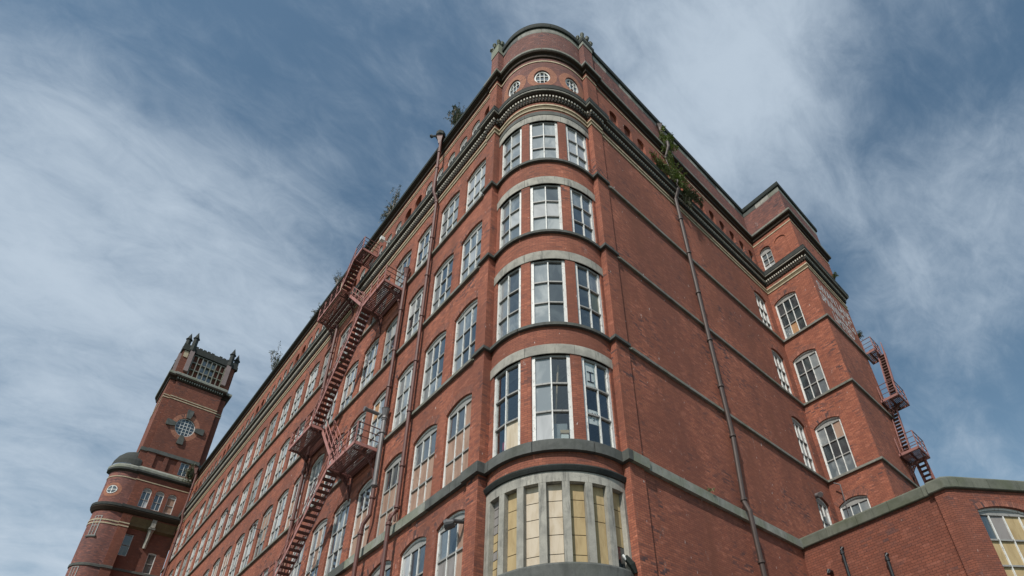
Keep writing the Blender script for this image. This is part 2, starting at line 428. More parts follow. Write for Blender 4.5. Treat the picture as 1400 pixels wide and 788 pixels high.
# facade frames: P(u along wall to the right seen from outside, d outward, z)
class Flat:
    def __init__(s, o, U): s.o = Vector((o[0], o[1])); s.U = Vector(U).normalized(); s.N = Vector((s.U.y, -s.U.x)); s.curved = False; s.rot = math.atan2(s.U.y, s.U.x)
    def P(s, u, d, z): q = s.o + s.U * u + s.N * d; return Vector((q.x, q.y, z))
class Cyl:
    def __init__(s, c, r): s.c = c; s.r = r; s.curved = True
    def P(s, u, d, z):
        a = u / s.r; return Vector((s.c[0] + (s.r + d) * math.cos(a), s.c[1] + (s.r + d) * math.sin(a), z))
    def u(s, deg): return R(deg) * s.r

def rect(mb, F, u0, u1, z0, z1, d=0.0, mi=0):
    if u1 - u0 < 1e-5 or z1 - z0 < 1e-5: return
    n = max(1, int(math.ceil((u1 - u0) / 0.12))) if F.curved else 1
    for i in range(n):
        a = u0 + (u1 - u0) * i / n; b = u0 + (u1 - u0) * (i + 1) / n
        mb.poly([F.P(a, d, z0), F.P(b, d, z0), F.P(b, d, z1), F.P(a, d, z1)], [(a, z0), (b, z0), (b, z1), (a, z1)], mi)

class Op:   # opening
    def __init__(s, u0, u1, zb, zs, rise=0.0, depth=0.3, blind=False, kind='seg', n=10, rz=None):
        s.u0, s.u1, s.zb, s.zs, s.rise, s.depth, s.blind, s.kind, s.n = u0, u1, zb, zs, rise, depth, blind, kind, n
        s.rz = rz or (u1 - u0) / 2
    def T(s, u):
        w = (s.u1 - s.u0) / 2; x = (u - s.u0 - w) / w; x = max(-1, min(1, x))
        if s.kind == 'circle': return s.zs + s.rz * math.sqrt(max(0, 1 - x * x))
        if s.rise <= 0: return s.zs
        if s.rise >= w * 0.9: return s.zs + s.rise * math.sqrt(max(0, 1 - x * x))
        Rr = (w * w + s.rise ** 2) / (2 * s.rise); return s.zs + math.sqrt(Rr * Rr - (x * w) ** 2) - (Rr - s.rise)
    def B(s, u):
        if s.kind == 'circle':
            w = (s.u1 - s.u0) / 2; x = (u - s.u0 - w) / w; x = max(-1, min(1, x)); return s.zs - s.rz * math.sqrt(max(0, 1 - x * x))
        return s.zb
    def us(s):
        n = s.n if (s.rise > 0 or s.kind == 'circle') else max(1, s.n // 2)
        w = (s.u1 - s.u0) / 2
        if s.kind == 'circle' or s.rise >= w * 0.9:
            return [s.u0 + w - w * math.cos(math.pi * i / n) for i in range(n + 1)]
        return [s.u0 + 2 * w * i / n for i in range(n + 1)]

def wall(mb, F, u0, u1, z0, z1, ops=(), mi=0, revmi=None, backmi=0):
    revmi = mi if revmi is None else revmi
    cur = u0
    for o in sorted(ops, key=lambda o: o.u0):
        rect(mb, F, cur, o.u0, z0, z1, 0, mi)
        us = o.us()
        for a, b in zip(us, us[1:]):
            ta, tb, ba, bb = o.T(a), o.T(b), o.B(a), o.B(b)
            mb.poly([F.P(a, 0, ta), F.P(b, 0, tb), F.P(b, 0, z1), F.P(a, 0, z1)], [(a, ta), (b, tb), (b, z1), (a, z1)], mi)
            if bb > z0 + 1e-4 or ba > z0 + 1e-4:
                mb.poly([F.P(a, 0, z0), F.P(b, 0, z0), F.P(b, 0, bb), F.P(a, 0, ba)], [(a, z0), (b, z0), (b, bb), (a, ba)], mi)
            dd = -o.depth
            mb.poly([F.P(a, 0, ta), F.P(a, dd, ta), F.P(b, dd, tb), F.P(b, 0, tb)], [(0, a), (-dd, a), (-dd, b), (0, b)], revmi)
            mb.poly([F.P(a, 0, ba), F.P(b, 0, bb), F.P(b, dd, bb), F.P(a, dd, ba)], [(0, a), (0, b), (-dd, b), (-dd, a)], revmi)
            if o.blind:
                mb.poly([F.P(a, dd, ba), F.P(b, dd, bb), F.P(b, dd, tb), F.P(a, dd, ta)], [(a, ba), (b, bb), (b, tb), (a, ta)], backmi)
        if o.T(o.u0) - o.B(o.u0) > 1e-4:
            for uu, sg in ((o.u0, 1), (o.u1, -1)):
                q = [F.P(uu, 0, o.B(uu)), F.P(uu, 0, o.T(uu)), F.P(uu, dd, o.T(uu)), F.P(uu, dd, o.B(uu))]
                uvq = [(uu, o.B(uu)), (uu, o.T(uu)), (uu - dd, o.T(uu)), (uu - dd, o.B(uu))]
                if sg < 0: q = q[::-1]; uvq = uvq[::-1]
                mb.poly(q, uvq, revmi)
        cur = o.u1
    rect(mb, F, cur, u1, z0, z1, 0, mi)

def offset_path(path, d):
    out_ = []; n = len(path)
    for i, p in enumerate(path):
        ns = []
        if i > 0: a = Vector(path[i]) - Vector(path[i - 1]); a.normalize(); ns.append(Vector((a.y, -a.x)))
        if i < n - 1: a = Vector(path[i + 1]) - Vector(path[i]); a.normalize(); ns.append(Vector((a.y, -a.x)))
        if len(ns) == 1: o = ns[0]
        else: o = (ns[0] + ns[1]) / (1 + ns[0].dot(ns[1]))
        q = Vector(p) + o * d; out_.append((q.x, q.y))
    return out_
def sweep(path, prof, mis=None, caps=True):
    """prof: list of (d, z) going up from the wall outwards and back"""
    mb = MB(); L = [0.0]
    for a, b in zip(path, path[1:]): L.append(L[-1] + (Vector(b) - Vector(a)).length)
    rows = [[(x, y, z) for x, y in offset_path(path, d)] for d, z in prof]
    vv = [0.0]
    for a, b in zip(prof, prof[1:]): vv.append(vv[-1] + math.hypot(a[0] - b[0], a[1] - b[1]))
    for j in range(len(prof) - 1):
        mi = mis[j] if mis else 0
        for i in range(len(path) - 1):
            mb.poly([rows[j][i], rows[j][i + 1], rows[j + 1][i + 1], rows[j + 1][i]],
                    [(L[i], vv[j]), (L[i + 1], vv[j]), (L[i + 1], vv[j + 1]), (L[i], vv[j + 1])], mi)
    if caps:
        mb.poly([r[0] for r in rows]); mb.poly([r[-1] for r in rows][::-1])
    return mb
def resample(path, step):
    """cut a plan polyline into lengths of about `step`, corners kept inside a piece"""
    segs = []; cur = [path[0]]; acc = 0.0
    for a, b in zip(path, path[1:]):
        a = Vector(a); b = Vector(b); L = (b - a).length; t = 0.0
        while acc + (L - t) >= step and (L - t) > 0.15:
            need = step - acc; t += need
            if L - t < 0.15: break
            p = a + (b - a) * (t / L); cur.append((p.x, p.y)); segs.append(cur); cur = [(p.x, p.y)]; acc = 0.0
        acc += max(0, L - t); cur.append((b.x, b.y))
    segs.append(cur)
    return [s_ for s_ in segs if len(s_) > 1]
def shrink(seg, g):
    s_ = [Vector(p) for p in seg]
    while len(s_) > 2 and (s_[1] - s_[0]).length < 0.035: del s_[1]
    while len(s_) > 2 and (s_[-1] - s_[-2]).length < 0.035: del s_[-2]
    s_[0] = s_[0] + (s_[1] - s_[0]).normalized() * g; s_[-1] = s_[-1] + (s_[-2] - s_[-1]).normalized() * g
    return [(p.x, p.y) for p in s_]

# ------------------------------------------------------------------ ground
GZ = -1.6
mb = MB(); mb.poly([(-900, -900, GZ), (900, -900, GZ), (900, 900, GZ), (-900, 900, GZ)])
struct('ground', mb.mesh('ground', [GRND]))
mb = MB(); mb.poly([(-14, -60, GZ + 0.004), (6.2, -60, GZ + 0.004), (6.2, 160, GZ + 0.004), (-14, 160, GZ + 0.004)])
mb.poly([(6.2, -60, GZ + 0.004), (60, -60, GZ + 0.004), (60, 0.5, GZ + 0.004), (6.2, 0.5, GZ + 0.004)])
struct('road', mb.mesh('road', [ASPH]))
mb = MB(); mb.box(6.35, 9.2, 0.8, 66, GZ + 0.001, GZ + 0.13); mb.box(9.2, 23.2, 0.8, 10.6, GZ + 0.001, GZ + 0.129)
struct('pavement', mb.mesh('pavement', [PAV]))
mb = MB(); mb.box(6.2, 6.345, 0.65, 66, GZ + 0.001, GZ + 0.135); mb.box(6.35, 23.2, 0.65, 0.795, GZ + 0.001, GZ + 0.135)
struct('kerb', mb.mesh('kerb', [STD]))

# ------------------------------------------------------------------ the mill
MILL = thing('mill_building', 'large red brick mill with a rounded corner bay and rows of white framed windows', 'mill', (9.2, 10.4, GZ))
XL, XP, YW, YP = 9.13, 9.07, 10.33, 10.26
XE, YE, XE2 = 28.62, 7.37, 34.2
CC = (12.05, 13.24); RB = 2.70
FL = Flat((XL, 0), (0, -1)); FR = Flat((0, YW), (1, 0)); FE = Flat((XE, 0), (0, -1)); FF = Flat((0, YE), (1, 0)); FB = Cyl(CC, RB)
YFAR = 68.0
TOP = 36.35
PER = 2.38; WW = 1.76; NWIN = 22
def wl(k): return 16.19 + PER * k        # y of the left edge of window k
FL_Z = [-1.6, 10.45, 15.75, 20.95, 26.0, 31.95, TOP]
SILL = {0: 6.1, 1: 10.88, 2: 15.97, 3: 21.17, 4: 26.22}
SPR = {0: 9.45, 1: 14.25, 2: 19.27, 3: 24.34, 4: 29.32}
RISE = 0.26
# L facade wall
mb = MB()
for fl in range(5):
    ops = [Op(-wl(k), -wl(k) + WW, SILL[fl], SPR[fl], RISE, 0.27) for k in range(NWIN)]
    wall(mb, FL, -YFAR, -14.43, FL_Z[fl], FL_Z[fl + 1], ops)
ops = []
NATT = 44
for k in range(NATT):
    a = -(14.96 + 1.19 * k)
    ops.append(Op(a, a + 0.78, 32.5, 33.93, 0.42, 0.22, blind=(k % 7 in (0, 6)), n=10))
wall(mb, FL, -YFAR, -14.43, FL_Z[5], FL_Z[6], ops)
part('wall', mb.mesh('long_wall', [BR]), MILL, label='long window wall of warm red brick')
# R facade wall
mb = MB()
SW = [Op(26.45, 27.95, SILL[f] if f != 1 else 10.88, SPR[f] + 0.05, RISE, 0.27) for f in (1, 2, 3, 4)]
wall(mb, FR, 13.05, XE, -1.6, 10.45)
for fl in (1, 2, 3, 4):
    wall(mb, FR, 13.05, XE, FL_Z[fl], FL_Z[fl + 1], [Op(26.45, 27.9, SILL[fl], SPR[fl], RISE, 0.27)])
ops = []
RA = [14.05 + 1.13 * k for k in range(13)]
for k, a in enumerate(RA):
    ops.append(Op(a, a + 0.64, 32.5, 34.1, 0.36, 0.16 if k < 11 else 0.25, blind=(k < 11), n=10))
wall(mb, FR, 13.05, XE, FL_Z[5], FL_Z[6], ops)
part('wall', mb.mesh('short_wall', [BR]), MILL, label='plain side wall with a row of blind arches near the top')
mb = MB(); wall(mb, FR, 13.05, XE, TOP, 39.0)
part('parapet', mb.mesh('parapet_side', [BRW]), MILL)
# end block
mb = MB()
for fl in (0, 1, 2, 3, 4):
    o_ = [] if fl == 0 else [Op(-10.14, -8.6, SILL[fl], SPR[fl] + 0.05, RISE, 0.27)]
    wall(mb, FE, -YW, -YE, FL_Z[fl], FL_Z[fl + 1], o_)
wall(mb, FE, -YW, -YE, FL_Z[5], TOP, [Op(-10.03, -9.2, 32.6, 34.3, 0.42, 0.2), Op(-8.86, -8.02, 32.6, 34.3, 0.42, 0.05, blind=True)])
wall(mb, FF, XE, XE2, -1.6, TOP)
FS = Flat((XE2, 0), (0, 1))
wall(mb, FS, YE, 24, -1.6, TOP)
part('wall', mb.mesh('end_block_wall', [BR]), MILL, label='projecting end block wall')
mb = MB(); wall(mb, FE, -YW, -YE, TOP, 39.0); wall(mb, FF, XE, XE2, TOP, 39.0); wall(mb, FS, YE, 24, TOP, 39.0)
part('parapet', mb.mesh('parapet_end', [BRW]), MILL)
# bay
A0, A1 = 180.0, 270.0
BW_ = [(173.0, 201.5), (210.0, 238.6), (247.0, 272.6)]
LINT = {1: (14.52, 14.96), 2: (19.47, 19.95), 3: (24.42, 24.93), 4: (29.50, 30.30)}
mb = MB()
def bay_rect(mb, z0, z1, ops=(), mi=0):
    wall(mb, FB, FB.u(168.4), FB.u(276.0), z0, z1, ops, mi)
for fl in (1, 2, 3, 4):
    ops = [Op(FB.u(a), FB.u(b), SILL[fl] - 0.02, LINT[fl][0], 0, 0.22, n=16) for a, b in BW_]
    bay_rect(mb, FL_Z[fl], LINT[fl][0], ops)
    bay_rect(mb, LINT[fl][1], FL_Z[fl + 1] if fl < 4 else 31.2)
bay_rect(mb, 9.9, 10.45)
bay_rect(mb, 31.2, 32.3)
part('wall', mb.mesh('bay_wall', [BR]), MILL, label='curved brickwork of the corner bay')
mb = MB()
RW = [190.5, 224.6, 259.5]
wall(mb, FB, FB.u(168.4), FB.u(276.0), 32.3, TOP, [Op(FB.u(a) - 0.42, FB.u(a) + 0.42, 0, 33.76, kind='circle', depth=0.16, n=20, rz=0.66) for a in RW])
wall(mb, FB, FB.u(168.4), FB.u(276.0), TOP, 39.0)
part('wall', mb.mesh('bay_top_wall', [BRW]), MILL, label='weathered curved wall with three round windows')
for a in RW:       # rubbed brick rings
    mb = MB(); n = 28
    for i in range(n):
        t0, t1 = 2 * math.pi * i / n, 2 * math.pi * (i + 1) / n
        q = []; uvq = []
        for (tt, rr) in ((t0, 0.43), (t0, 0.77), (t1, 0.77), (t1, 0.43)):
            q.append(FB.P(FB.u(a) + rr * math.cos(tt), 0.006, 33.76 + (rr + 0.24) * math.sin(tt))); uvq.append((rr, tt * 0.8))
        mb.poly(q[::-1], uvq[::-1])
    part('brick_ring', mb.mesh('brick_ring', [BRO]), MILL)
# pilasters
mb = MB()
FP1 = Flat((XP, 0), (0, -1)); wall(mb, FP1, -14.43, -13.79, -1.6, TOP)
FP1s = Flat((0, 13.79), (1, 0)); wall(mb, FP1s, XP, 9.45, -1.6, TOP)
mb.poly([(XP, 14.43, TOP), (XP, 14.43, -1.6), (XL, 14.43, -1.6), (XL, 14.43, TOP)])
part('pilaster', mb.mesh('left_pilaster', [BR]), MILL)
mb = MB()
FP2 = Flat((0, YP), (1, 0)); wall(mb, FP2, 12.34, 13.05, -1.6, TOP)
FP2s = Flat((12.34, 0), (0, -1)); wall(mb, FP2s, -10.62, -YP, -1.6, TOP)
mb.poly([(13.05, YP, TOP), (13.05, YP, -1.6), (13.05, YW, -1.6), (13.05, YW, TOP)][::-1])
part('pilaster', mb.mesh('right_pilaster', [BR]), MILL)

# plan path of the wall face
arc = [(CC[0] + RB * math.cos(R(a)), CC[1] + RB * math.sin(R(a))) for a in range(180, 271, 5)]
P_L = [(XL, YFAR), (XL, 14.43), (XP, 14.43), (XP, 13.79), (9.35, 13.79)]
P_R = [(12.34, 10.54), (12.34, YP), (13.05, YP), (13.05, YW), (XE, YW), (XE, YE), (XE2, YE), (XE2, 24)]
PATH = P_L + arc + P_R

# string courses
jl = PATH.index((XP, 14.43)); jr = PATH.index((XE2, YE))
k_ = [i for i, p in enumerate(PATH) if p == (13.05, YP)][0]
for z0, z1 in ((15.81, 15.97), (21.01, 21.17), (26.05, 26.22)):
    prof_ = [(0.0, z0 + .01), (0.12, z0), (0.13, z1 - 0.04), (0.06, z1), (-0.28, z1 + 0.006)]
    for seg, mt_ in ((PATH[:jl + 1], STM), (PATH[jl:k_ + 1], STD), (PATH[k_:], STM)):
        for sg in resample(seg, 2.3): part('string_stone', sweep(shrink(sg, 0.007), prof_).mesh('string_stone', [mt_]), MILL)
# main stone band in separate stones
i_ = [i for i, p in enumerate(PATH) if p == (13.05, YW)][0]
for sidx, seg in enumerate(resample(PATH[:i_ + 1] + [(23.24, YW)], 1.55)):
    g = 0.011
    sw = sweep(shrink(seg, g), [(0.0, 10.46), (0.15, 10.45), (0.155, 10.83), (0.10, 10.88), (-0.28, 10.89)])
    onbay = all(9.2 < p[0] < 12.4 and p[1] < 13.9 for p in seg)
    part('band_stone', sw.mesh('band_stone', [STD if onbay or random.random() < 0.25 else STG]), MILL)

# glazed double band under the dentils
CI = 32.35
for z0, z1, d, mt_ in ((30.50, 30.60, 0.045, CRM), (30.60, 30.84, 0.02, OLV), (30.84, 30.95, 0.05, CRM)):
    part('glazed_band', sweep(PATH, [(0, z0), (d, z0 + .003), (d, z1 - .003), (0, z1)]).mesh('glazed_band', [mt_]), MILL)
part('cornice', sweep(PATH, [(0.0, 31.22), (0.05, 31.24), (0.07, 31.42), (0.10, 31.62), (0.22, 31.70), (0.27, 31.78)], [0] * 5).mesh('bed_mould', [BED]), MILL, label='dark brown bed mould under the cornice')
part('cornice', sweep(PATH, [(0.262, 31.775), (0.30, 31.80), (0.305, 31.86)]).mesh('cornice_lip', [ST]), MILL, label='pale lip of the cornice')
for sg in resample(PATH, 2.1): part('cornice_stone', sweep(shrink(sg, 0.006), [(0.295, 31.86), (0.33, 31.90), (0.34, 32.12), (0.28, 32.20), (0.30, 32.30), (0.20, CI), (-0.25, CI + 0.08)]).mesh('cornice_stone', [STB]), MILL)
# dentils
mb = MB()
op_ = offset_path(PATH, 0.075)
acc = 0.0
for a, b in zip(op_, op_[1:]):
    a = Vector(a); b = Vector(b); L = (b - a).length
    if L < 1e-4: continue
    t_ = (b - a) / L; nn = Vector((t_.y, -t_.x)); s_ = -acc
    pos = (0.157 - (acc % 0.157)) % 0.157
    while pos < L - 0.0:
        c = a + t_ * pos
        def M_(x, y, z, c=c): q = c + t_ * x + nn * y; return (q.x, q.y, z)
        if (c.y < 66.0):
            mb.box(-0.038, 0.038, 0.0, 0.085, 31.48, 31.61, 0, M_)
            mb.box(-0.026, 0.026, -0.02, 0.03, 31.28, 31.48, 1, M_)
        pos += 0.157
    acc += L
part('dentils', mb.mesh('dentils', [DNT, STB]), MILL, stuff=True)
# attic cream lines and upper cornice
for z0, z1 in ((35.08, 35.14), (35.32, 35.42)):
    pth = PATH if z0 > 35.2 else P_L[:2]
    part('cream_line', sweep(pth, [(0, z0), (0.03, z0), (0.03, z1), (0, z1)]).mesh('cream_line', [CRM]), MILL)
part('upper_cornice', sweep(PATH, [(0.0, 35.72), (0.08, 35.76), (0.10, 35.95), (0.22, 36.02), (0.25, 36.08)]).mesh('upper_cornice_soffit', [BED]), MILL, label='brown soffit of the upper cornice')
for sg in resample(P_L[1:] + arc + P_R, 1.7): part('upper_cornice_stone', sweep(shrink(sg, 0.006), [(0.24, 36.08), (0.27, 36.12), (0.27, 36.27), (0.20, TOP), (-0.2, TOP + 0.05)]).mesh('upper_cornice_stone', [STM]), MILL)
part('gutter', sweep(P_L[:2], [(0.24, 36.08), (0.29, 36.10), (0.29, 36.36), (0.25, 36.36), (-0.3, 36.40)]).mesh('gutter', [STK]), MILL, label='black gutter along the long wall')
# parapet stone course and black coping
PB = [(9.35, 13.74)] + arc + P_R
for sg in resample(PB, 1.1): part('parapet_stone', sweep(shrink(sg, 0.007), [(0, 38.74 + random.uniform(-.03, .03)), (0.015, 38.78), (0.015, 39.22), (0, 39.23)]).mesh('parapet_stone', [random.choice([STM, STM, STD, ST] if sg[0][0] > 13 else [STD, STM, STB])]), MILL)
for sg in resample(PB, 1.4): part('coping_stone', sweep(shrink(sg, 0.006), [(0.0, 39.20), (0.10, 39.24), (0.12, 39.34), (0.12, 39.62), (0.05, 39.70), (-0.45, 39.72), (-0.45, 38.9)]).mesh('coping_stone', [STK]), MILL)
# parapet piers with carved tops
def pier(x0, x1, y0, y1, name='parapet_pier'):
    mb = MB(); mb.box(x0, x1, y0, y1, TOP, 38.9)
    o = part(name, mb.mesh(name, [BRW]), MILL)
    mb = MB(); mb.box(x0 - 0.03, x1 + 0.03, y0 - 0.03, y1 + 0.03, 38.9, 39.85)
    q = part('pier_stone', mb.mesh('pier_stone', [STG]), o, world=False)
    mb = MB(); cx, cy = (x0 + x1) / 2, (y0 + y1) / 2
    mb.box(x0 - 0.05, x1 + 0.05, y0 - 0.05, y1 + 0.05, 39.85, 39.95)
    for i, (dx, dy) in enumerate(((-.9, -.9), (0, -1.1), (.9, -.9), (-1.1, 0), (1.1, 0), (-.9, .9), (.9, .9), (0, 1.1))):
        px_, py_ = cx + dx * (x1 - x0) / 2, cy + dy * (y1 - y0) / 2
        mb.tube([(px_, py_, 39.93), (px_ + dx * .05, py_ + dy * .05, 40.08), (px_ + dx * .02, py_ + dy * .02, 40.22), (px_ - dx * .06, py_ - dy * .06, 40.30)], [0.10, 0.13, 0.10, 0.03], 6)
    mb.tube([(cx, cy, 39.95), (cx, cy, 40.3), (cx, cy, 40.45)], [0.26, 0.16, 0.05], 8)
    part('carved_cap', mb.mesh('carved_cap', [STG]), o, world=False)
pier(9.03, 9.42, 13.75, 14.38)
pier(12.30, 12.98, 10.20, 10.75)

# stone lintel arcs of the bay, each of three stones
LJ = [168.4, 205.1, 242.1, 276.0]
for fl in (1, 2, 3, 4):
    z0, z1 = LINT[fl]
    for a, b in zip(LJ, LJ[1:]):
        pth = [(CC[0] + RB * math.cos(R(x)), CC[1] + RB * math.sin(R(x))) for x in [a + 0.1 + (b - a - 0.2) * i / 9 for i in range(10)]]
        part('lintel_stone', sweep(pth, [(-0.2, z0), (0.025, z0), (0.03, z0 + 0.02), (0.03, z1 - 0.01), (0, z1)]).mesh('lintel_stone', [ST]), MILL)
        if fl == 4:
            part('lintel_stone', sweep(pth, [(0.028, 29.98), (0.05, 29.99), (0.05, 30.28), (0, 30.3)]).mesh('lintel_moulding', [STD]), MILL)

# ------------------------------------------------------------------ windows
def frame_mesh(w, h, rise, cols, rows, dep, stile=0.10, colfr=None, M=None, name='window', segs=1, arched=False, fd=0.10):
    """local x along wall, y inward, z up from sill; h to the springing"""
    mb = MB(); T = M or (lambda x, y, z: (x, y, z))
    y0, y1 = dep, dep + fd
    hh = h - 0.04
    xs = colfr or [stile + (w - 2 * stile) * i / cols for i in range(cols + 1)]
    mb.box(0, stile, y0, y1, 0, hh, 0, T); mb.box(w - stile, w, y0, y1, 0, hh, 0, T)
    def hbar(z0, z1, ya, yb, mi):
        n = segs * cols
        for i in range(cols):
            mb.box(xs[i] - (0 if i else 0.0), xs[i + 1], ya, yb, z0, z1, mi, T)
    hbar(0.0, 0.08, y0 + 0.004, y1, 0)
    hbar(hh - 0.10, hh, y0 + 0.003, y1, 1)
    m_ = 0.045 if not arched else 0.03
    for x in xs[1:-1]: mb.box(x - m_ / 2, x + m_ / 2, y0 + 0.01, y1, 0.08, hh - 0.10, 0, T)
    zs = [0.08 + (hh - 0.18) * i / rows for i in range(rows + 1)]
    for z in zs[1:-1]:
        for i in range(cols):
            a = xs[i] + (m_ / 2 if i else 0); b = xs[i + 1] - (m_ / 2 if i < cols - 1 else 0)
            mb.box(a, b, y0 - 0.005, y1, z - 0.032, z + 0.032, 1, T)
    # infill under the arch
    if rise > 0:
        o = Op(0, w, 0, h, rise, n=10)
        us = o.us()
        for a, b in zip(us, us[1:]):
            mb.poly([T(a, y0 + 0.03, hh), T(b, y0 + 0.03, hh), T(b, y0 + 0.03, o.T(b)), T(a, y0 + 0.03, o.T(a))], None, 1)
        for a, b in zip(us, us[1:]):
            ta, tb = max(hh, o.T(a) - 0.09), max(hh, o.T(b) - 0.09)
            mb.poly([T(a, y0, ta), T(b, y0, tb), T(b, y0, o.T(b)), T(a, y0, o.T(a))], None, 0)
            mb.poly([T(a, y0, ta), T(a, y0 + 0.03, ta), T(b, y0 + 0.03, tb), T(b, y0, tb)], None, 0)
    me = mb.mesh(name, [WHT, GRYP])
    cells = []
    for r_ in range(rows):
        for c_ in range(cols):
            a = xs[c_] + (m_ / 2 if c_ else 0); b = xs[c_ + 1] - (m_ / 2 if c_ < cols - 1 else 0)
            z0 = zs[r_] + (0.032 if r_ else 0); z1 = zs[r_ + 1] - (0.032 if r_ < rows - 1 else 0)
            cells.append((c_, rows - 1 - r_, a, b, z0, z1))      # row 0 = top
    return me, cells, y0 + fd * 0.6
def glass_joined(cells, y, M, name, jit=0.006):
    mb = MB(); T = M or (lambda x, y_, z: (x, y_, z)); keys = ['gd', 'gm', 'gp', 'gm', 'wh', 'bd']
    wts = [0.32, 0.30, 0.20, 0.0, 0.08, 0.10]
    for c in cells:
        k = random.choices(range(6), wts)[0]
        x0, x1, z0, z1 = c[2:]
        q = [(x0, y + random.uniform(-jit, jit), z0), (x1, y + random.uniform(-jit, jit), z0), (x1, y + random.uniform(-jit, jit), z1), (x0, y + random.uniform(-jit, jit), z1)]
        mb.poly([T(*p) for p in q], None, k)
    return mb.mesh(name, [PM[k] for k in keys])
pane_cache = {}
def place_panes(win, cells, y, pick, M=None, key=None):
    for (c_, r_, x0, x1, z0, z1) in cells:
        kk = pick(c_, r_)
        cx, cz = (x0 + x1) / 2, (z0 + z1) / 2; w, h = x1 - x0, z1 - z0
        if M is None:
            ck = (round(w, 3), round(h, 3))
            if ck not in pane_cache:
                mb = MB(); mb.box(-w / 2, w / 2, 0, 0.006, -h / 2, h / 2); me = mb.mesh('pane', [PM['gd']]); pane_cache[ck] = me
            o = bpy.data.objects.new('pane', pane_cache[ck]); COL.objects.link(o); o.parent = win
            o.location = (cx, y, cz); o.rotation_euler = (R(random.uniform(-1.0, 1.0)), 0, R(random.uniform(-1.2, 1.2)))
            o.material_slots[0].link = 'OBJECT'; o.material_slots[0].material = PM[kk]
        else:
            mb = MB(); mb.box(x0, x1, y, y + 0.006, z0, z1, 0, M)
            o = bpy.data.objects.new('pane', mb.mesh('pane', [PM[kk]])); COL.objects.link(o); o.parent = win

def rnd_pick(ws):
    ks = list(ws.keys()); vs = list(ws.values())
    return lambda c, r: random.choices(ks, vs)[0]
NEARPICK = {
 (1, 0): lambda c, r: 'bd' if r > 0 else ('gd' if c != 2 else 'bd'),
 (1, 1): lambda c, r: 'bd' if r > 0 else ('gd' if c != 0 else 'gm'),
 (1, 2): lambda c, r: 'bd' if r > 0 else 'gd',
 (1, 3): lambda c, r: ('bd' if (r > 0 or c == 2) else 'gd'),
 (1, 4): lambda c, r: {0: 'gd', 1: 'cl', 2: 'gp'}[r] if c else 'cl' if r else 'gd',
 (2, 0): lambda c, r: 'gp' if c == 0 else ('gm' if r < 1 else 'gd'),
 (2, 1): lambda c, r: 'gp' if c == 0 else ('gd' if r < 2 else 'gm'),
 (2, 3): lambda c, r: 'ob' if (c == 0 and r == 0) else ('gm' if c else 'gp'),
 (3, 0): lambda c, r: 'wh' if (c == 1 and r == 1) else ('gm' if r < 2 else 'gp'),
 (3, 1): lambda c, r: 'gp' if c == 0 else 'gd' if r < 2 else 'gm',
 (4, 0): lambda c, r: 'wh',
 (4, 1): lambda c, r: 'gp' if c == 0 else ('gm' if random.random() < .5 else 'gp'),
 (4, 3): lambda c, r: 'gd' if r == 0 and c else 'gp',
 (0, 0): lambda c, r: 'gm' if c == 0 and r == 0 else ('bd' if c == 2 else ('gd' if r < 1 or c == 2 else 'gb')),
 (0, 1): lambda c, r: 'wh' if c == 0 else 'gd',
}
def fmesh_for(fl):
    h = SPR[fl] - SILL[fl]
    return frame_mesh(WW, h, RISE, 3, 3, 0.085, stile=0.10, name='window_frame', fd=0.075)
arch_me = None
def arch_ring(w, rise, th=0.36, n=12):
    o = Op(0, w, 0, 0, rise, n=n); mb = MB(); us = o.us()
    cx = w / 2; Rr = (cx * cx + rise * rise) / (2 * rise); cz = rise - Rr
    def pt(u, rr):
        a = math.atan2(o.T(u) - cz, u - cx); return (cx + rr * math.cos(a), -0.005, cz + rr * math.sin(a))
    for a, b in zip(us, us[1:]):
        mb.poly([pt(a, Rr), pt(b, Rr), pt(b, Rr + th), pt(a, Rr + th)], [(0, a), (0, b), (th, b), (th, a)])
    return mb.mesh('brick_arch', [BRA])
arch_me = arch_ring(WW, RISE)
for fl in range(5):
    me, cells, yy = fmesh_for(fl)
    variants = [glass_joined(cells, yy, None, 'panes') for _ in range(7)]
    for k in range(NWIN):
        p = FL.P(-wl(k), 0, SILL[fl])
        w_ = part('window', me, MILL, p, FL.rot)
        if random.random() < 0.22:
            w_.material_slots[0].link = 'OBJECT'; w_.material_slots[0].material = GRYP2
        if k < 4 and not (fl == 0 and k > 1):
            pk = NEARPICK.get((fl, k), rnd_pick({'gd': 3, 'gm': 4, 'gp': 3, 'wh': 0.6}))
            place_panes(w_, cells, yy, pk)
        else:
            o = bpy.data.objects.new('panes', random.choice(variants)); COL.objects.link(o); o.parent = w_; o['kind'] = 'stuff'
        if fl > 0 or k < 4:
            part('brick_arch', arch_me, MILL, FL.P(-wl(k), 0, SPR[fl]), FL.rot)
# attic windows on the long wall
me, cells, yy = frame_mesh(0.78, 1.43, 0.42, 2, 2, 0.06, stile=0.07, name='attic_window_frame', arched=True)
variants = [glass_joined(cells, yy, None, 'panes') for _ in range(5)]
for k in range(NATT):
    if k % 7 in (0, 6): continue
    w_ = part('attic_window', me, MILL, FL.P(-(14.96 + 1.19 * k), 0, 32.5), FL.rot)
    o = bpy.data.objects.new('panes', random.choice(variants)); COL.objects.link(o); o.parent = w_; o['kind'] = 'stuff'
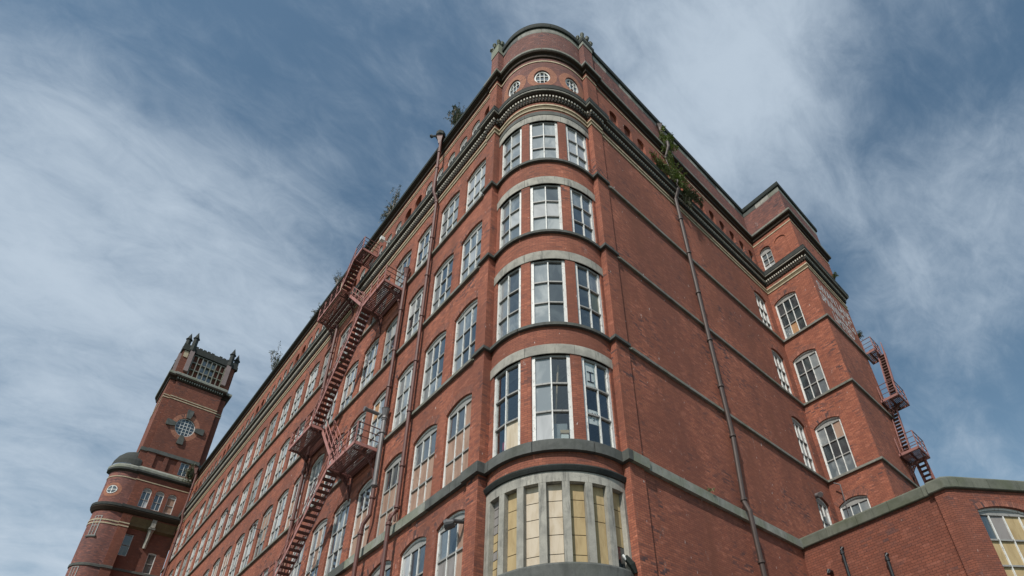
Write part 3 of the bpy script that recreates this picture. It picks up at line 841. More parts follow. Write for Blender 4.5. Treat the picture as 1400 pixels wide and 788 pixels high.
# small windows on R wall and the end block
for fl in (1, 2, 3, 4):
    me, cells, yy = frame_mesh(1.45, SPR[fl] - SILL[fl], RISE, 3, 3, 0.12, stile=0.10, name='window_frame')
    w_ = part('window', me, MILL, FR.P(26.45, 0, SILL[fl]), FR.rot)
    place_panes(w_, cells, yy, rnd_pick({'gd': 3, 'gm': 3, 'gp': 2}))
    part('brick_arch', arch_ring(1.45, RISE), MILL, FR.P(26.45, 0, SPR[fl]), FR.rot)
    me, cells, yy = frame_mesh(1.54, SPR[fl] + 0.05 - SILL[fl], RISE, 3, 3, 0.10, stile=0.10, name='window_frame')
    w_ = part('window', me, MILL, FE.P(-10.14, 0, SILL[fl]), FE.rot)
    pk = {4: (lambda c, r: 'ob' if (c == 1 and r == 2) else ('gm' if (c == 0 and r == 2) else 'gd')),
          3: (lambda c, r: 'gp' if (c == 2 and r < 2) else ('gm' if c == 2 else 'gd')),
          2: (lambda c, r: {0: 'gp', 1: 'gd', 2: 'bd'}[c] if r == 0 else ('gm' if r == 2 else 'gd')),
          1: (lambda c, r: 'gp' if c == 2 else 'gm')}[fl]
    place_panes(w_, cells, yy, pk)
    part('brick_arch', arch_ring(1.54, RISE), MILL, FE.P(-10.14, 0, SPR[fl] + 0.05), FE.rot)
me, cells, yy = frame_mesh(0.83, 1.7, 0.42, 2, 3, 0.12, stile=0.07, name='attic_window_frame', arched=True)
w_ = part('attic_window', me, MILL, FE.P(-10.03, 0, 32.6), FE.rot); place_panes(w_, cells, yy, lambda c, r: 'wh' if r == 2 else 'gm')
for a in RA[11:]:
    me, cells, yy = frame_mesh(0.64, 1.6, 0.36, 2, 3, 0.2, stile=0.06, name='attic_window_frame', arched=True)
    w_ = part('attic_window', me, MILL, FR.P(a, 0, 32.5), 0); place_panes(w_, cells, yy, lambda c, r: 'wh' if r == 2 else 'gm')
# bay windows
BPK = {
 (1, 0): {(0, 0): 'gt', (0, 1): 'gt', (0, 2): 'gt', (1, 0): 'gt', (1, 1): 'gt', (1, 2): 'cl'},
 (1, 1): {(0, 0): 'gq', (0, 1): 'gq', (0, 2): 'wq', (1, 0): 'gt', (1, 1): 'gt', (1, 2): 'gt'},
 (1, 2): {(0, 0): 'gt', (0, 1): 'gt', (0, 2): 'gt', (1, 0): 'gt', (1, 1): 'gt', (1, 2): 'gt'},
 (2, 0): {(0, 0): 'gp', (0, 1): 'gp', (0, 2): 'gm', (1, 0): 'gd', (1, 1): 'gd', (1, 2): 'gm'},
 (2, 1): {(0, 0): 'gq', (0, 1): 'gq', (0, 2): 'gq', (1, 0): 'gd', (1, 1): 'gd', (1, 2): 'gd'},
 (2, 2): {(0, 0): 'gd', (0, 1): 'gd', (0, 2): 'gd', (1, 0): 'gm', (1, 1): 'ol', (1, 2): 'gd'},
 (3, 0): {(0, 0): 'gp', (0, 1): 'gm', (0, 2): 'gp', (1, 0): 'gm', (1, 1): 'wh', (1, 2): 'gm'},
 (3, 1): {(0, 0): 'gq', (0, 1): 'wq', (0, 2): 'gq', (1, 0): 'gd', (1, 1): 'wq', (1, 2): 'gq'},
 (3, 2): {(0, 0): 'gm', (0, 1): 'gd', (0, 2): 'gd', (1, 0): 'gm', (1, 1): 'gm', (1, 2): 'gm'},
 (4, 0): {(0, 0): 'gm', (0, 1): 'gp', (0, 2): 'gp', (1, 0): 'gp', (1, 1): 'gp', (1, 2): 'gp'},
 (4, 1): {(0, 0): 'gq', (0, 1): 'gq', (0, 2): 'gq', (1, 0): 'gq', (1, 1): 'gq', (1, 2): 'gq'},
 (4, 2): {(0, 0): 'wh', (0, 1): 'wh', (0, 2): 'wh', (1, 0): 'wh', (1, 1): 'wh', (1, 2): 'wh'},
}
for fl in (1, 2, 3, 4):
    for wi, (a, b) in enumerate(BW_):
        u0 = FB.u(a); w = FB.u(b) - u0; h = LINT[fl][0] - SILL[fl] + 0.02
        def M_(x, y, z, u0=u0): q = FB.P(u0 + x, -y, z); return (q.x - 9.2, q.y - 10.4, z)
        me, cells, yy = frame_mesh(w, h + 0.04, 0, 2, 3, 0.06, stile=0.12, M=M_, name='bay_window_frame')
        o = bpy.data.objects.new('bay_window', me); COL.objects.link(o); o.parent = MILL
        o.location = (0, 0, SILL[fl] - 0.02 - GZ)
        pk = BPK[(fl, wi)]
        place_panes(o, cells, yy, lambda c, r, pk=pk: pk[(c, r)], M=M_)
# round windows
for a in RW:
    mb = MB(); u0 = FB.u(a); n = 24
    def Q(x, y, z): return FB.P(u0 + x, -y, 33.76 + z)
    for i in range(n):
        t0, t1 = 2 * math.pi * i / n, 2 * math.pi * (i + 1) / n
        rim = lambda t_, k, y_: Q((0.42, 0.34)[k] * math.cos(t_), y_, (0.66, 0.57)[k] * math.sin(t_))
        mb.poly([rim(t0, 1, .06), rim(t1, 1, .06), rim(t1, 0, .06), rim(t0, 0, .06)])
        mb.poly([rim(t0, 1, .06), rim(t0, 1, .12), rim(t1, 1, .12), rim(t1, 1, .06)])
    for x in (-0.11, 0.11): mb.box(x - 0.016, x + 0.016, 0.08, 0.12, -0.53, 0.53, 0, Q)
    for z in (-0.2, 0.2):
        mb.box(-0.31, -0.126, 0.08, 0.12, z - 0.018, z + 0.018, 0, Q); mb.box(-0.094, 0.094, 0.08, 0.12, z - 0.018, z + 0.018, 0, Q); mb.box(0.126, 0.31, 0.08, 0.12, z - 0.018, z + 0.018, 0, Q)
    fo = part('round_window', mb.mesh('round_window', [WHT]), MILL)
    mb = MB(); mb.poly([Q(0.36 * math.cos(2 * math.pi * i / n), 0.11, 0.59 * math.sin(2 * math.pi * i / n)) for i in range(n)])
    go = bpy.data.objects.new('pane', mb.mesh('pane', [PM['gd']])); COL.objects.link(go); go.parent = fo

# ------------------------------------------------------------------ ground floor of the bay: stone mullions, boards
OPN = [(174.3 + 14.87 * k, 174.3 + 14.87 * k + 10.1) for k in range(7)]
def arcp(a, b, n=5): return [(CC[0] + RB * math.cos(R(a + (b - a) * i / n)), CC[1] + RB * math.sin(R(a + (b - a) * i / n))) for i in range(n + 1)]
edges = [168.4] + [x for o in OPN for x in o] + [276.0]
for k in range(8):      # mullions
    a, b = edges[2 * k], edges[2 * k + 1]
    part('stone_mullion', sweep(arcp(a, b, 3), [(-0.26, 6.80), (0.0, 6.80), (0.0, 9.395), (-0.26, 9.395)]).mesh('stone_mullion', [ST]), MILL)
    # reveal sides
    for e_, sg in ((a, 1), (b, -1)):
        mb = MB(); u_ = FB.u(e_)
        mb.poly([FB.P(u_, 0, 6.8), FB.P(u_, 0, 9.395), FB.P(u_, -0.26, 9.395), FB.P(u_, -0.26, 6.8)])
        part('reveal', mb.mesh('reveal', [ST]), MILL)
mids = [168.4] + [(OPN[k][1] + OPN[k + 1][0]) / 2 for k in range(6)] + [276.0]
for a, b in zip(mids, mids[1:]):
    part('lintel_stone', sweep(arcp(a + .08, b - .08), [(-0.26, 9.40), (0.0, 9.40), (0.0, 9.75), (-0.05, 9.76)]).mesh('lintel_stone', [ST]), MILL)
PF0 = arcp(168.4, 276.0, 22)
part('label_mould', sweep(PF0, [(0, 9.76), (0.05, 9.77), (0.09, 9.84), (0.12, 9.90), (0.12, 9.94), (0.0, 10.0)]).mesh('label_mould', [STB]), MILL)
part('bay_plinth', sweep(PF0, [(0.03, GZ), (0.03, 6.3), (0.0, 6.34), (0.02, 6.36), (0.03, 6.74), (0.0, 6.80), (-0.30, 6.80)]).mesh('bay_plinth', [STD]), MILL)
BOARDS = {1: ([9.4, 8.78, 8.20, 7.35, 6.8], 'cr'), 2: ([9.4, 8.83, 8.28, 7.72, 7.12, 6.8], 'cl'), 3: ([9.4, 8.82, 8.28, 7.72, 7.12, 6.8], 'cl'),
          4: ([9.4, 8.85, 8.28, 7.70, 7.08, 6.8], 'cr'), 5: ([9.4, 8.80, 8.20, 6.8], 'cr'), 6: ([9.4, 8.78, 8.2, 7.55, 6.8], 'cr')}
for k in range(7):
    a, b = OPN[k]; u0, u1 = FB.u(a), FB.u(b)
    if k == 0:
        rows = 11; zz = [9.4 - (9.4 - 6.3) * i / rows for i in range(rows + 1)]
        us_ = [u0, (u0 + u1) / 2, u1]
        for r_ in range(rows):
            for c_ in range(2):
                mb = MB()
                def M_(x, y, z): return FB.P(x, -y, z)
                mb.box(us_[c_] + 0.012, us_[c_ + 1] - 0.012, 0.16, 0.172, max(6.8, zz[r_ + 1] + 0.014), zz[r_] - 0.014, 0, M_) if zz[r_] > 6.85 else None
                if mb.f: part('board', mb.mesh('board', [PM['cr'] if (r_ >= 3 and (r_ + c_) % 3 != 0) or (r_ == 4) else PM['gb']]), MILL)
    else:
        zl, mk = BOARDS[k]
        for j, (zt_, zb_) in enumerate(zip(zl, zl[1:])):
            mb = MB(); tilt = random.uniform(-0.012, 0.012)
            def M_(x, y, z): return FB.P(x, -y, z)
            kk = PM[mk]
            if k == 5 and j == 0: kk = PM['cr']
            if k == 6 and j == 3: kk = PM['gd']
            zt2, zb2 = zt_ - 0.012, zb_ + 0.012
            q = [(u0, 0.18 + tilt, zb2), (u1, 0.18, zb2), (u1, 0.18 - tilt, zt2), (u0, 0.18, zt2)]
            mb.box(u0 + 0.01, u1 - 0.01, 0.17, 0.182, zb2, zt2, 0, M_)
            part('board', mb.mesh('board', [kk]), MILL)
    mb = MB()
    for i in range(4):
        ua, ub = u0 + (u1 - u0) * i / 4, u0 + (u1 - u0) * (i + 1) / 4
        mb.poly([FB.P(ua, -0.2, 6.7), FB.P(ub, -0.2, 6.7), FB.P(ub, -0.2, 9.5), FB.P(ua, -0.2, 9.5)])
    part('window_backing', mb.mesh('window_backing', [STK]), MILL)

# interior room behind the clear panes of the bay (first floor)
mb = MB()
x0, x1, y0, y1, z0, z1 = 9.62, 15.5, 10.8, 17.0, 10.7, 15.3
mb.poly([(x0, y1, z0), (x1, y1, z0), (x1, y1, z1), (x0, y1, z1)], None, 0)
mb.poly([(x1, y0, z0), (x1, y1, z0), (x1, y1, z1), (x1, y0, z1)], None, 0)
ins = [(CC[0] + 2.45 * math.cos(R(a)), CC[1] + 2.45 * math.sin(R(a))) for a in range(180, 271, 10)]
for zz in (z0, z1): mb.poly([(x, y, zz) for x, y in ins + [(x1, 10.8), (x1, y1), (9.6, y1)]], None, 1)
mb.poly([(9.6, 13.6, z0), (9.6, y1, z0), (9.6, y1, z1), (9.6, 13.6, z1)], None, 0)
mb.poly([(12.4, 10.8, z0), (x1, 10.8, z0), (x1, 10.8, z1), (12.4, 10.8, z1)], None, 0)
for i in range(4): mb.box(10.2 + i * 1.3, 10.36 + i * 1.3, 11.9, 16.9, z1 - 0.28, z1 - 0.01, 0)
part('interior_room', mb.mesh('interior_room', [ROOMW, PM['gb']]), MILL)

# roof
mb = MB()
mb.poly([(XL - 0.1, 14.2, 36.38), (40, 14.2, 36.38), (40, YFAR + 10, 36.38), (XL - 0.1, YFAR + 10, 36.38)])
mb.poly([(x, y, 38.4) for x, y in [(CC[0] + 2.5 * math.cos(R(a)), CC[1] + 2.5 * math.sin(R(a))) for a in range(180, 271, 10)] + [(XE2 - .3, 10.7), (XE2 - .3, 24), (9.55, 24)]])
mb.poly([(XE, YE + 0.1, 38.4), (XE2, YE + 0.1, 38.4), (XE2, 10.8, 38.4), (XE, 10.8, 38.4)])
mb.poly([(XE2, 24, -1.6), (40, 24, -1.6), (40, 24, 36.4), (XE2, 24, 36.4)])
mb.poly([(9.5, 24, 36.4), (XE2, 24, 36.4), (XE2, 24, 38.9), (9.5, 24, 38.9)])
part('roof', mb.mesh('roof', [ROOF]), MILL)

# painted sign on the end block
def text_mesh(body, size, name, mat, bold=0.012, sx=1.0, ext=0.0):
    cu = bpy.data.curves.new(name, 'FONT'); cu.body = body; cu.size = size; cu.offset = bold; cu.extrude = ext; cu.resolution_u = 3
    ob = bpy.data.objects.new(name, cu); COL.objects.link(ob)
    dg = bpy.context.evaluated_depsgraph_get(); dg.update()
    me = bpy.data.meshes.new_from_object(ob.evaluated_get(dg)); bpy.data.objects.remove(ob)
    xs = [v.co.x for v in me.vertices]; mnx, mxx = min(xs), max(xs)
    me.materials.clear(); me.materials.append(mat)
    return me, mnx, mxx
for body, x0, x1, z, sz in (('SWAN LANE', 29.25, 33.85, 29.05, 1.20), ('SPINNING Co', 29.12, 33.85, 27.95, 1.20), ('LIMITED', 30.2, 33.0, 26.85, 1.20)):
    me, a, b = text_mesh(body, sz, 'painted_sign', SIGN, 0.02)
    o = part('painted_sign', me, MILL, (x0 - a * (x1 - x0) / (b - a), YE - 0.006, z), label='worn white painted lettering reading ' + body)
    o.rotation_euler = (R(90), 0, 0); o.scale = ((x1 - x0) / (b - a), 1, 1)
# ------------------------------------------------------------------ stair tower at the far end
TW = thing('stair_tower', 'tall square red brick tower with dark pinnacles and a round window beyond the long wall', 'tower', (6.7, 69.5, GZ))
YT = 67.5
tarc = [(3.9 + 1.55 * math.cos(R(a)), 69.2 + 1.55 * math.sin(R(a))) for a in range(170, 271, 5)]
FT = Flat((0, YT), (1, 0)); FTR = Flat((0, 68.3), (1, 0))
def skin(path, z0, z1, mat, name, par, label=None):
    return part(name, sweep(path, [(0, z0), (0, z1)], caps=False).mesh(name, [mat]), par, label=label)
mb = MB()
wall(mb, FT, 4.45, 5.25, -1.6, 30.0)
wall(mb, FTR, 5.25, 9.13, 20.0, 30.0, [Op(5.28, 5.98, 27.1, 29.4, 0, 0.2), Op(7.62, 8.28, 25.8, 27.9, 0.08, 0.2)])
wall(mb, FTR, 5.25, 9.13, -1.6, 20.0)
mb.poly([(5.25, YT, -1.6), (5.25, 68.3, -1.6), (5.25, 68.3, 30), (5.25, YT, 30)])
ARW = [5.28, 6.36, 7.44]
wall(mb, FT, 4.45, 9.13, 30.9, 36.2, [Op(a, a + 0.74, 32.0, 33.85, 0.37, 0.18, n=10) for a in ARW])
BLR = [(5.22, 6.0), (6.36, 7.16)]
wall(mb, FT, 4.45, 9.0, 36.2, 38.2, [Op(a, b, 36.5, 38.15, 0, 0.15, blind=True) for a, b in BLR] + [Op(7.5, 8.28, 36.5, 38.15, 0, 0.15)])
wall(mb, FT, 4.45, 9.0, 38.2, 48.0, [Op(6.72 - 0.92, 6.72 + 0.92, 0, 42.3, kind='circle', depth=0.2, n=20, rz=1.17)])
part('wall', mb.mesh('tower_front_wall', [BRT]), TW, label='front face of the tower')
part('wall', sweep(tarc + [(3.9, 67.65), (4.45, 67.65), (4.45, YT)], [(0, -1.6), (0, 36.0)], caps=False).mesh('tower_curved_wall', [BRW]), TW, label='rounded lower corner of the tower')
SP = [(3.87, 73.2), (3.87, 67.65), (4.45, 67.65), (4.45, YT), (9.0, YT), (9.0, 68.0), (9.6, 68.0), (9.6, 73.2)]
part('wall', sweep(SP[:4], [(0, 36.0), (0, 48.2)], caps=False).mesh('tower_shaft_left', [BRT]), TW)
part('wall', sweep(SP[4:], [(0, 30.0), (0, 48.2)], caps=False).mesh('tower_shaft_right', [BRT]), TW)
skin([(9.6, 73.2), (3.87, 73.2)], -1.6, 53.0, BRT, 'wall', TW)
TPATH = tarc + [(3.9, 67.65), (4.45, 67.65), (4.45, YT), (9.13, YT)]
def tsw(path, prof, mat, name): return part(name, sweep(path, prof).mesh(name, [mat]), TW)
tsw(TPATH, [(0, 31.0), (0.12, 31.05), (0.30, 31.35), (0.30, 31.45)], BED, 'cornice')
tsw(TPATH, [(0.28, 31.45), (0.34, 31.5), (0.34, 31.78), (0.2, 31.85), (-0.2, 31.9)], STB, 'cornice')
tsw(TPATH, [(0, 35.45), (0.10, 35.5), (0.28, 35.6), (0.28, 35.75)], STB, 'upper_cornice')
tsw(TPATH, [(0.26, 35.75), (0.30, 35.8), (0.30, 36.05), (0.05, 36.35), (-0.2, 36.4)], STG, 'upper_cornice')
tsw(TPATH, [(0, 34.78), (0.04, 34.78), (0.04, 34.88), (0, 34.88)], CRM, 'cream_line')
for z in (29.62, 29.95): tsw(TPATH[:-1] + [(5.25, YT)], [(0, z), (0.04, z), (0.04, z + 0.13), (0, z + 0.13)], CRM, 'cream_line')
tsw(TPATH[:-1] + [(5.25, YT)], [(0, 25.3), (0.08, 25.32), (0.08, 25.55), (0, 25.6)], STD, 'string_course')
tsw([(5.25, 68.3), (9.13, 68.3)], [(0, 25.55), (0.09, 25.57), (0.09, 25.78), (0, 25.82)], STD, 'string_course')
# cove over the recess
mb = MB()
for (ya, za), (yb, zb) in (((68.3, 29.95), (67.95, 30.1)), ((67.95, 30.1), (67.9, 30.3)), ((67.9, 30.3), (67.6, 30.8)), ((67.6, 30.8), (67.5, 31.0))):
    mb.poly([(5.25, ya, za), (9.13, ya, za), (9.13, yb, zb), (5.25, yb, zb)])
part('cove', mb.mesh('cove', [OLV]), TW)
mb = MB(); mb.tube([(7.1, 68.25, 28.2), (7.1, 68.05, 29.2), (7.1, 67.75, 30.0)], [0.14, 0.17, 0.22], 4); mb.box(6.84, 7.36, 67.5, 68.3, 30.0, 30.16); mb.box(6.92, 7.28, 67.45, 68.3, 30.16, 31.0)
part('stone_bracket', mb.mesh('stone_bracket', [ST]), TW)
# bands on the shaft
tsw(SP, [(0, 38.2), (0.08, 38.22), (0.08, 38.62), (0, 38.66)], STD, 'string_course')
for z in (45.28, 45.58): tsw(SP, [(0, z), (0.04, z), (0.04, z + 0.11), (0, z + 0.11)], CRM, 'cream_line')
tsw(SP, [(0, 47.75), (0.10, 47.8), (0.14, 48.1), (0.32, 48.25), (0.32, 48.4)], BED, 'cornice')
tsw(SP, [(0.30, 48.4), (0.36, 48.45), (0.36, 48.7), (0.2, 48.85), (-0.4, 49.0)], STG, 'cornice')
mb = MB()
for i in range(20):
    mb.box(4.4 + i * 0.235, 4.51 + i * 0.235, YT - 0.22, YT - 0.1, 47.95, 48.2)
part('dentils', mb.mesh('tower_dentils', [STG]), TW, stuff=True)
# oculus
def ocq(x, y, z): return (6.72 + x, YT + y, 42.3 + z * 1.27)
mb = MB(); n = 28
for i in range(n):
    t0, t1 = 2 * math.pi * i / n, 2 * math.pi * (i + 1) / n
    mb.poly([ocq(r_ * math.cos(t_), .1, r_ * math.sin(t_)) for r_, t_ in ((.84, t0), (.84, t1), (.93, t1), (.93, t0))])
for x in (-.48, -.16, .16, .48):
    hh = math.sqrt(.86 ** 2 - x * x); mb.box(x - .02, x + .02, .11, .15, -hh, hh, 0, ocq)
    for s_ in (0,): mb.box(-hh, hh, .13, .17, x - .02, x + .02, 0, ocq)
fo = part('round_window', mb.mesh('tower_round_window', [WHT]), TW)
mb = MB(); mb.poly([ocq(.9 * math.cos(2 * math.pi * i / n), .17, .9 * math.sin(2 * math.pi * i / n)) for i in range(n)][::-1])
go = bpy.data.objects.new('pane', mb.mesh('pane', [PM['gd']])); COL.objects.link(go); go.parent = fo
for k in range(4):
    mb = MB(); a = R(90 * k); c, s_ = math.cos(a), math.sin(a)
    prof = [(0.90, .17), (1.35, .27), (1.72, .30), (1.78, .22)]
    pts = []
    def kq(r_, w_, y): return ocq(r_ * c - w_ * s_, y, r_ * s_ + w_ * c)
    for (ra, wa), (rb_, wb) in zip(prof, prof[1:]):
        mb.poly([kq(ra, -wa, -.16), kq(rb_, -wb, -.16), kq(rb_, wb, -.16), kq(ra, wa, -.16)])
        mb.poly([kq(ra, -wa, -.16), kq(rb_, -wb, -.16), kq(rb_, -wb, .02), kq(ra, -wa, .02)])
        mb.poly([kq(ra, wa, -.16), kq(rb_, wb, -.16), kq(rb_, wb, .02), kq(ra, wa, .02)])
    mb.poly([kq(.9, -.17, -.16), kq(.9, .17, -.16), kq(.9, .17, .02), kq(.9, -.17, .02)])
    mb.poly([kq(1.78, -.22, -.16), kq(1.78, .22, -.16), kq(1.78, .22, .02), kq(1.78, -.22, .02)])
    part('keystone', mb.mesh('keystone', [STD]), TW)
mb = MB()
for i in range(n):
    t0, t1 = 2 * math.pi * i / n, 2 * math.pi * (i + 1) / n
    mb.poly([ocq(r_ * math.cos(t_), -.006, r_ * math.sin(t_)) for r_, t_ in ((.93, t0), (.93, t1), (1.35, t1), (1.35, t0))], [(r_, t_) for r_, t_ in ((.93, t0), (.93, t1), (1.35, t1), (1.35, t0))])
part('brick_ring', mb.mesh('brick_ring', [BRO]), TW)
# belfry stage
mb = MB(); mb.box(3.95, 9.5, 68.0, 73.0, 48.6, 52.4)
part('belfry_core', mb.mesh('belfry_core', [BRT]), TW)
for nm, x0, x1, y0, z0, z1, mt_ in (('corner_post', 4.0, 5.12, 67.62, 48.9, 52.3, BRT), ('corner_post', 8.42, 9.35, 67.62, 48.9, 52.3, BRT),
        ('mauve_panel', 4.62, 5.04, 67.32, 49.35, 52.35, MAUV), ('mauve_panel', 8.48, 8.92, 67.32, 49.35, 52.35, MAUV), ('mauve_panel', 3.72, 4.08, 67.75, 49.1, 51.7, MAUV)):
    mb = MB(); mb.box(x0, x1, y0, 68.05, z0, z1); part(nm, mb.mesh(nm, [mt_]), TW)
part('corner_patch', (lambda b: (b.box(4.12, 4.55, 67.55, 67.7, 51.3, 52.2), b.mesh('corner_patch', [CRM]))[1])(MB()), TW)
gx0, gx1, gz0, gz1 = 5.14, 8.42, 48.95, 52.1
cw = (gx1 - gx0) / 7; rh = (gz1 - gz0) / 3
mb = MB()
for i in range(8): mb.box(gx0 + cw * i - .045, gx0 + cw * i + .045, 67.55, 67.9, gz0, gz1)
for j in range(4):
    for i in range(7): mb.box(gx0 + cw * i + .045, gx0 + cw * (i + 1) - .045, 67.58, 67.9, gz0 + rh * j - .05, gz0 + rh * j + .05)
part('mullion_grid', mb.mesh('mullion_grid', [STM]), TW)
for i in range(7):
    for j in range(3):
        mb = MB(); mb.box(gx0 + cw * i + .05, gx0 + cw * (i + 1) - .05, 67.84, 67.88, gz0 + rh * j + .05, gz0 + rh * (j + 1) - .05)
        mt_ = PM['gp' if (i == 3 and j == 2) else 'gm'] if 2 <= i <= 4 else BRT
        part('infill_panel', mb.mesh('infill_panel', [mt_]), TW)
mb = MB(); mb.box(3.85, 9.55, 67.45, 73.1, 52.25, 53.1)
for i in range(9):
    if i not in (5,): mb.box(4.95 + i * .42, 5.25 + i * .42, 67.45, 67.8, 53.1, 53.22 + random.uniform(-.03, .05))
part('parapet', mb.mesh('tower_parapet', [STB]), TW)
def pinn(x, y, zt_):
    mb = MB(); zb = 52.4
    mb.tube([(x, y, zb), (x, y, zb + .5), (x, y, zb + .52), (x, y, zt_ - 1.05)], [.36, .34, .27, .25], 8)
    mb.tube([(x, y, zt_ - 1.05), (x, y, zt_ - .98)], [.34, .34], 8)
    mb.tube([(x, y, zt_ - .98), (x, y, zt_)], [.28, .02], 8)
    part('pinnacle', mb.mesh('pinnacle', [STB]), TW)
for x, y, z in ((4.15, 67.95, 55.15), (4.75, 67.6, 55.4), (8.72, 67.6, 55.25), (9.35, 67.95, 54.9), (4.2, 72.8, 55.2), (9.2, 72.8, 55.2)): pinn(x, y, z)
# dome of the rounded corner
mb = MB()
prof = [(1.72, 36.3), (1.66, 36.9), (1.45, 37.5), (1.1, 38.0), (0.6, 38.35), (0.05, 38.5)]
aa = [R(a) for a in range(165, 286, 10)]
for (r0, z0), (r1, z1) in zip(prof, prof[1:]):
    for a, b in zip(aa, aa[1:]):
        mb.poly([(3.9 + r0 * math.cos(a), 69.2 + r0 * math.sin(a), z0), (3.9 + r0 * math.cos(b), 69.2 + r0 * math.sin(b), z0),
                 (3.9 + r1 * math.cos(b), 69.2 + r1 * math.sin(b), z1), (3.9 + r1 * math.cos(a), 69.2 + r1 * math.sin(a), z1)])
part('dome', mb.mesh('tower_dome', [SLT]), TW)
# tower windows
def twin(F, u, z, w, h, rise, cols, rows, pk, nm='window', dep=0.1):
    me, cells, yy = frame_mesh(w, h, rise, cols, rows, dep, stile=0.06, name=nm, arched=rise > .3)
    w_ = part(nm, me, TW, F.P(u, 0, z), F.rot); place_panes(w_, cells, yy, pk)
twin(FT, ARW[0], 32.0, .74, 1.85, .37, 2, 2, lambda c, r: 'wh' if (c == 1 and r == 1) else 'gd', 'arched_window')
twin(FT, ARW[1], 32.0, .74, 1.85, .37, 2, 2, lambda c, r: 'gd', 'arched_window')
twin(FT, ARW[2], 32.0, .74, 1.85, .37, 1, 2, lambda c, r: 'bd', 'arched_window')
twin(FT, 7.5, 36.5, .78, 1.65, 0, 2, 2, lambda c, r: 'gd')
twin(FTR, 5.28, 27.1, .70, 2.3, 0, 1, 2, lambda c, r: 'ol')
twin(FTR, 7.62, 25.8, .66, 2.1, .08, 1, 2, lambda c, r: 'gd')
TC = Cyl((3.9, 69.2), 1.55)
def cyl_win(deg, z0, z1, w):
    mb = MB(); u0 = TC.u(deg) - w / 2
    def Q(x, y, z): return TC.P(u0 + x, y, z0 + z)
    h = z1 - z0
    mb.box(0, .07, -.02, .04, 0, h, 0, Q); mb.box(w - .07, w, -.02, .04, 0, h, 0, Q); mb.box(w / 2 - .025, w / 2 + .025, -.02, .03, 0, h, 0, Q)
    for zz in (0, h / 2 - .03, h - .06): mb.box(.07, w / 2 - .025, -.02, .035, zz, zz + .06, 0, Q); mb.box(w / 2 + .025, w - .07, -.02, .035, zz, zz + .06, 0, Q)
    mb.box(-.12, w + .12, 0, .14, -.14, 0, 1, Q)
    o = part('window', mb.mesh('curved_window', [GRYP, STD]), TW)
    mb = MB(); mb.box(.02, w - .02, -.01, .012, 0, h, 0, Q)
    g_ = bpy.data.objects.new('pane', mb.mesh('pane', [PM['gm']])); COL.objects.link(g_); g_.parent = o
cyl_win(228, 28.3, 30.4, .62); cyl_win(222, 22.9, 25.2, .62)
mb = MB(); u0 = TC.u(232)
for i in range(20):
    t0, t1 = 2 * math.pi * i / 20, 2 * math.pi * (i + 1) / 20
    for r0, r1, d_, mi in ((.40, .46, .03, 0), (.52, .80, .012, 1), (0.001, .40, .01, 2)):
        mb.poly([TC.P(u0 + r_ * math.cos(t_), d_, 33.3 + r_ * math.sin(t_)) for r_, t_ in ((r0, t0), (r0, t1), (r1, t1), (r1, t0))], None, mi)
def Q(x, y, z): return TC.P(u0 + x, y, 33.3 + z)
mb.box(-.03, .03, .012, .03, -.4, .4, 0, Q); mb.box(-.4, -.03, .012, .03, -.03, .03, 0, Q); mb.box(.03, .4, .012, .03, -.03, .03, 0, Q)
part('round_window', mb.mesh('small_round_window', [WHT, BRO, PM['gd']]), TW)

# ------------------------------------------------------------------ low annex on the right
AX = thing('brick_annex', 'low brick annex with green stone coping and a boarded arched window, right', 'building', (23.5, 5.5, GZ))
A0_, A1_ = (23.32, 10.33), (23.02, 4.62)
A2_, A3_ = (22.92, 4.62), (22.90, 4.20)
G0 = (23.14, 3.97); gu = Vector((.845, -.534)).normalized(); G1 = (G0[0] + gu.x * 13, G0[1] + gu.y * 13)
APATH = [A0_, A1_, A2_, A3_, G0, G1]
FA = Flat(A0_, (A1_[0] - A0_[0], A1_[1] - A0_[1])); FG = Flat(G0, gu)
ATOP = 10.47
mb = MB(); wall(mb, FA, 0, (Vector(A1_) - Vector(A0_)).length, -1.6, ATOP)
part('wall', mb.mesh('annex_side_wall', [BRD]), AX, label='side wall with dark joints')
part('corner_pier', sweep([A1_, A2_, A3_, G0], [(0, -1.6), (0, ATOP)], caps=False).mesh('corner_pier', [BRC]), AX)
mb = MB()
WG = [Op(0.63, 2.98, 5.4, 9.62, 0.20, 0.22), Op(4.6, 6.95, 5.4, 9.62, 0.20, 0.22)]
wall(mb, FG, 0, 13, -1.6, ATOP, WG)
part('wall', mb.mesh('annex_front_wall', [BRC]), AX, label='front wall with a segmental arched window')
for i, o in enumerate(WG):
    me, cells, yy = frame_mesh(2.35, 4.22, 0.20, 4, 4, 0.12, stile=0.05, colfr=[0.04, 0.53, 1.17, 1.88, 2.31], name='annex_window')
    w_ = part('window', me, AX, FG.P(o.u0, 0, 5.4), FG.rot)
    place_panes(w_, cells, yy, lambda c, r: ('gd' if c == 0 and r == 0 else 'gb' if (c == 1 and r == 0) else 'cr'))
    part('brick_arch', arch_ring(2.35, 0.2, 0.24), AX, FG.P(o.u0, 0, 9.62), FG.rot)
for seg in resample(APATH, 1.35):
    part('coping_stone', sweep(shrink(seg, 0.006), [(-0.3, ATOP), (0.11, ATOP), (0.13, ATOP + 0.03), (0.13, ATOP + 0.42), (0.08, ATOP + 0.49), (-0.35, ATOP + 0.52), (-0.35, ATOP)]).mesh('coping_stone', [STA]), AX)
mb = MB(); mb.poly([(23.6, 10.3, 10.6), (23.4, 4.6, 10.6), (G1[0], G1[1] + .6, 10.6), (40, 7.3, 10.6), (40, 10.3, 10.6)])
part('roof', mb.mesh('annex_roof', [ROOF]), AX)

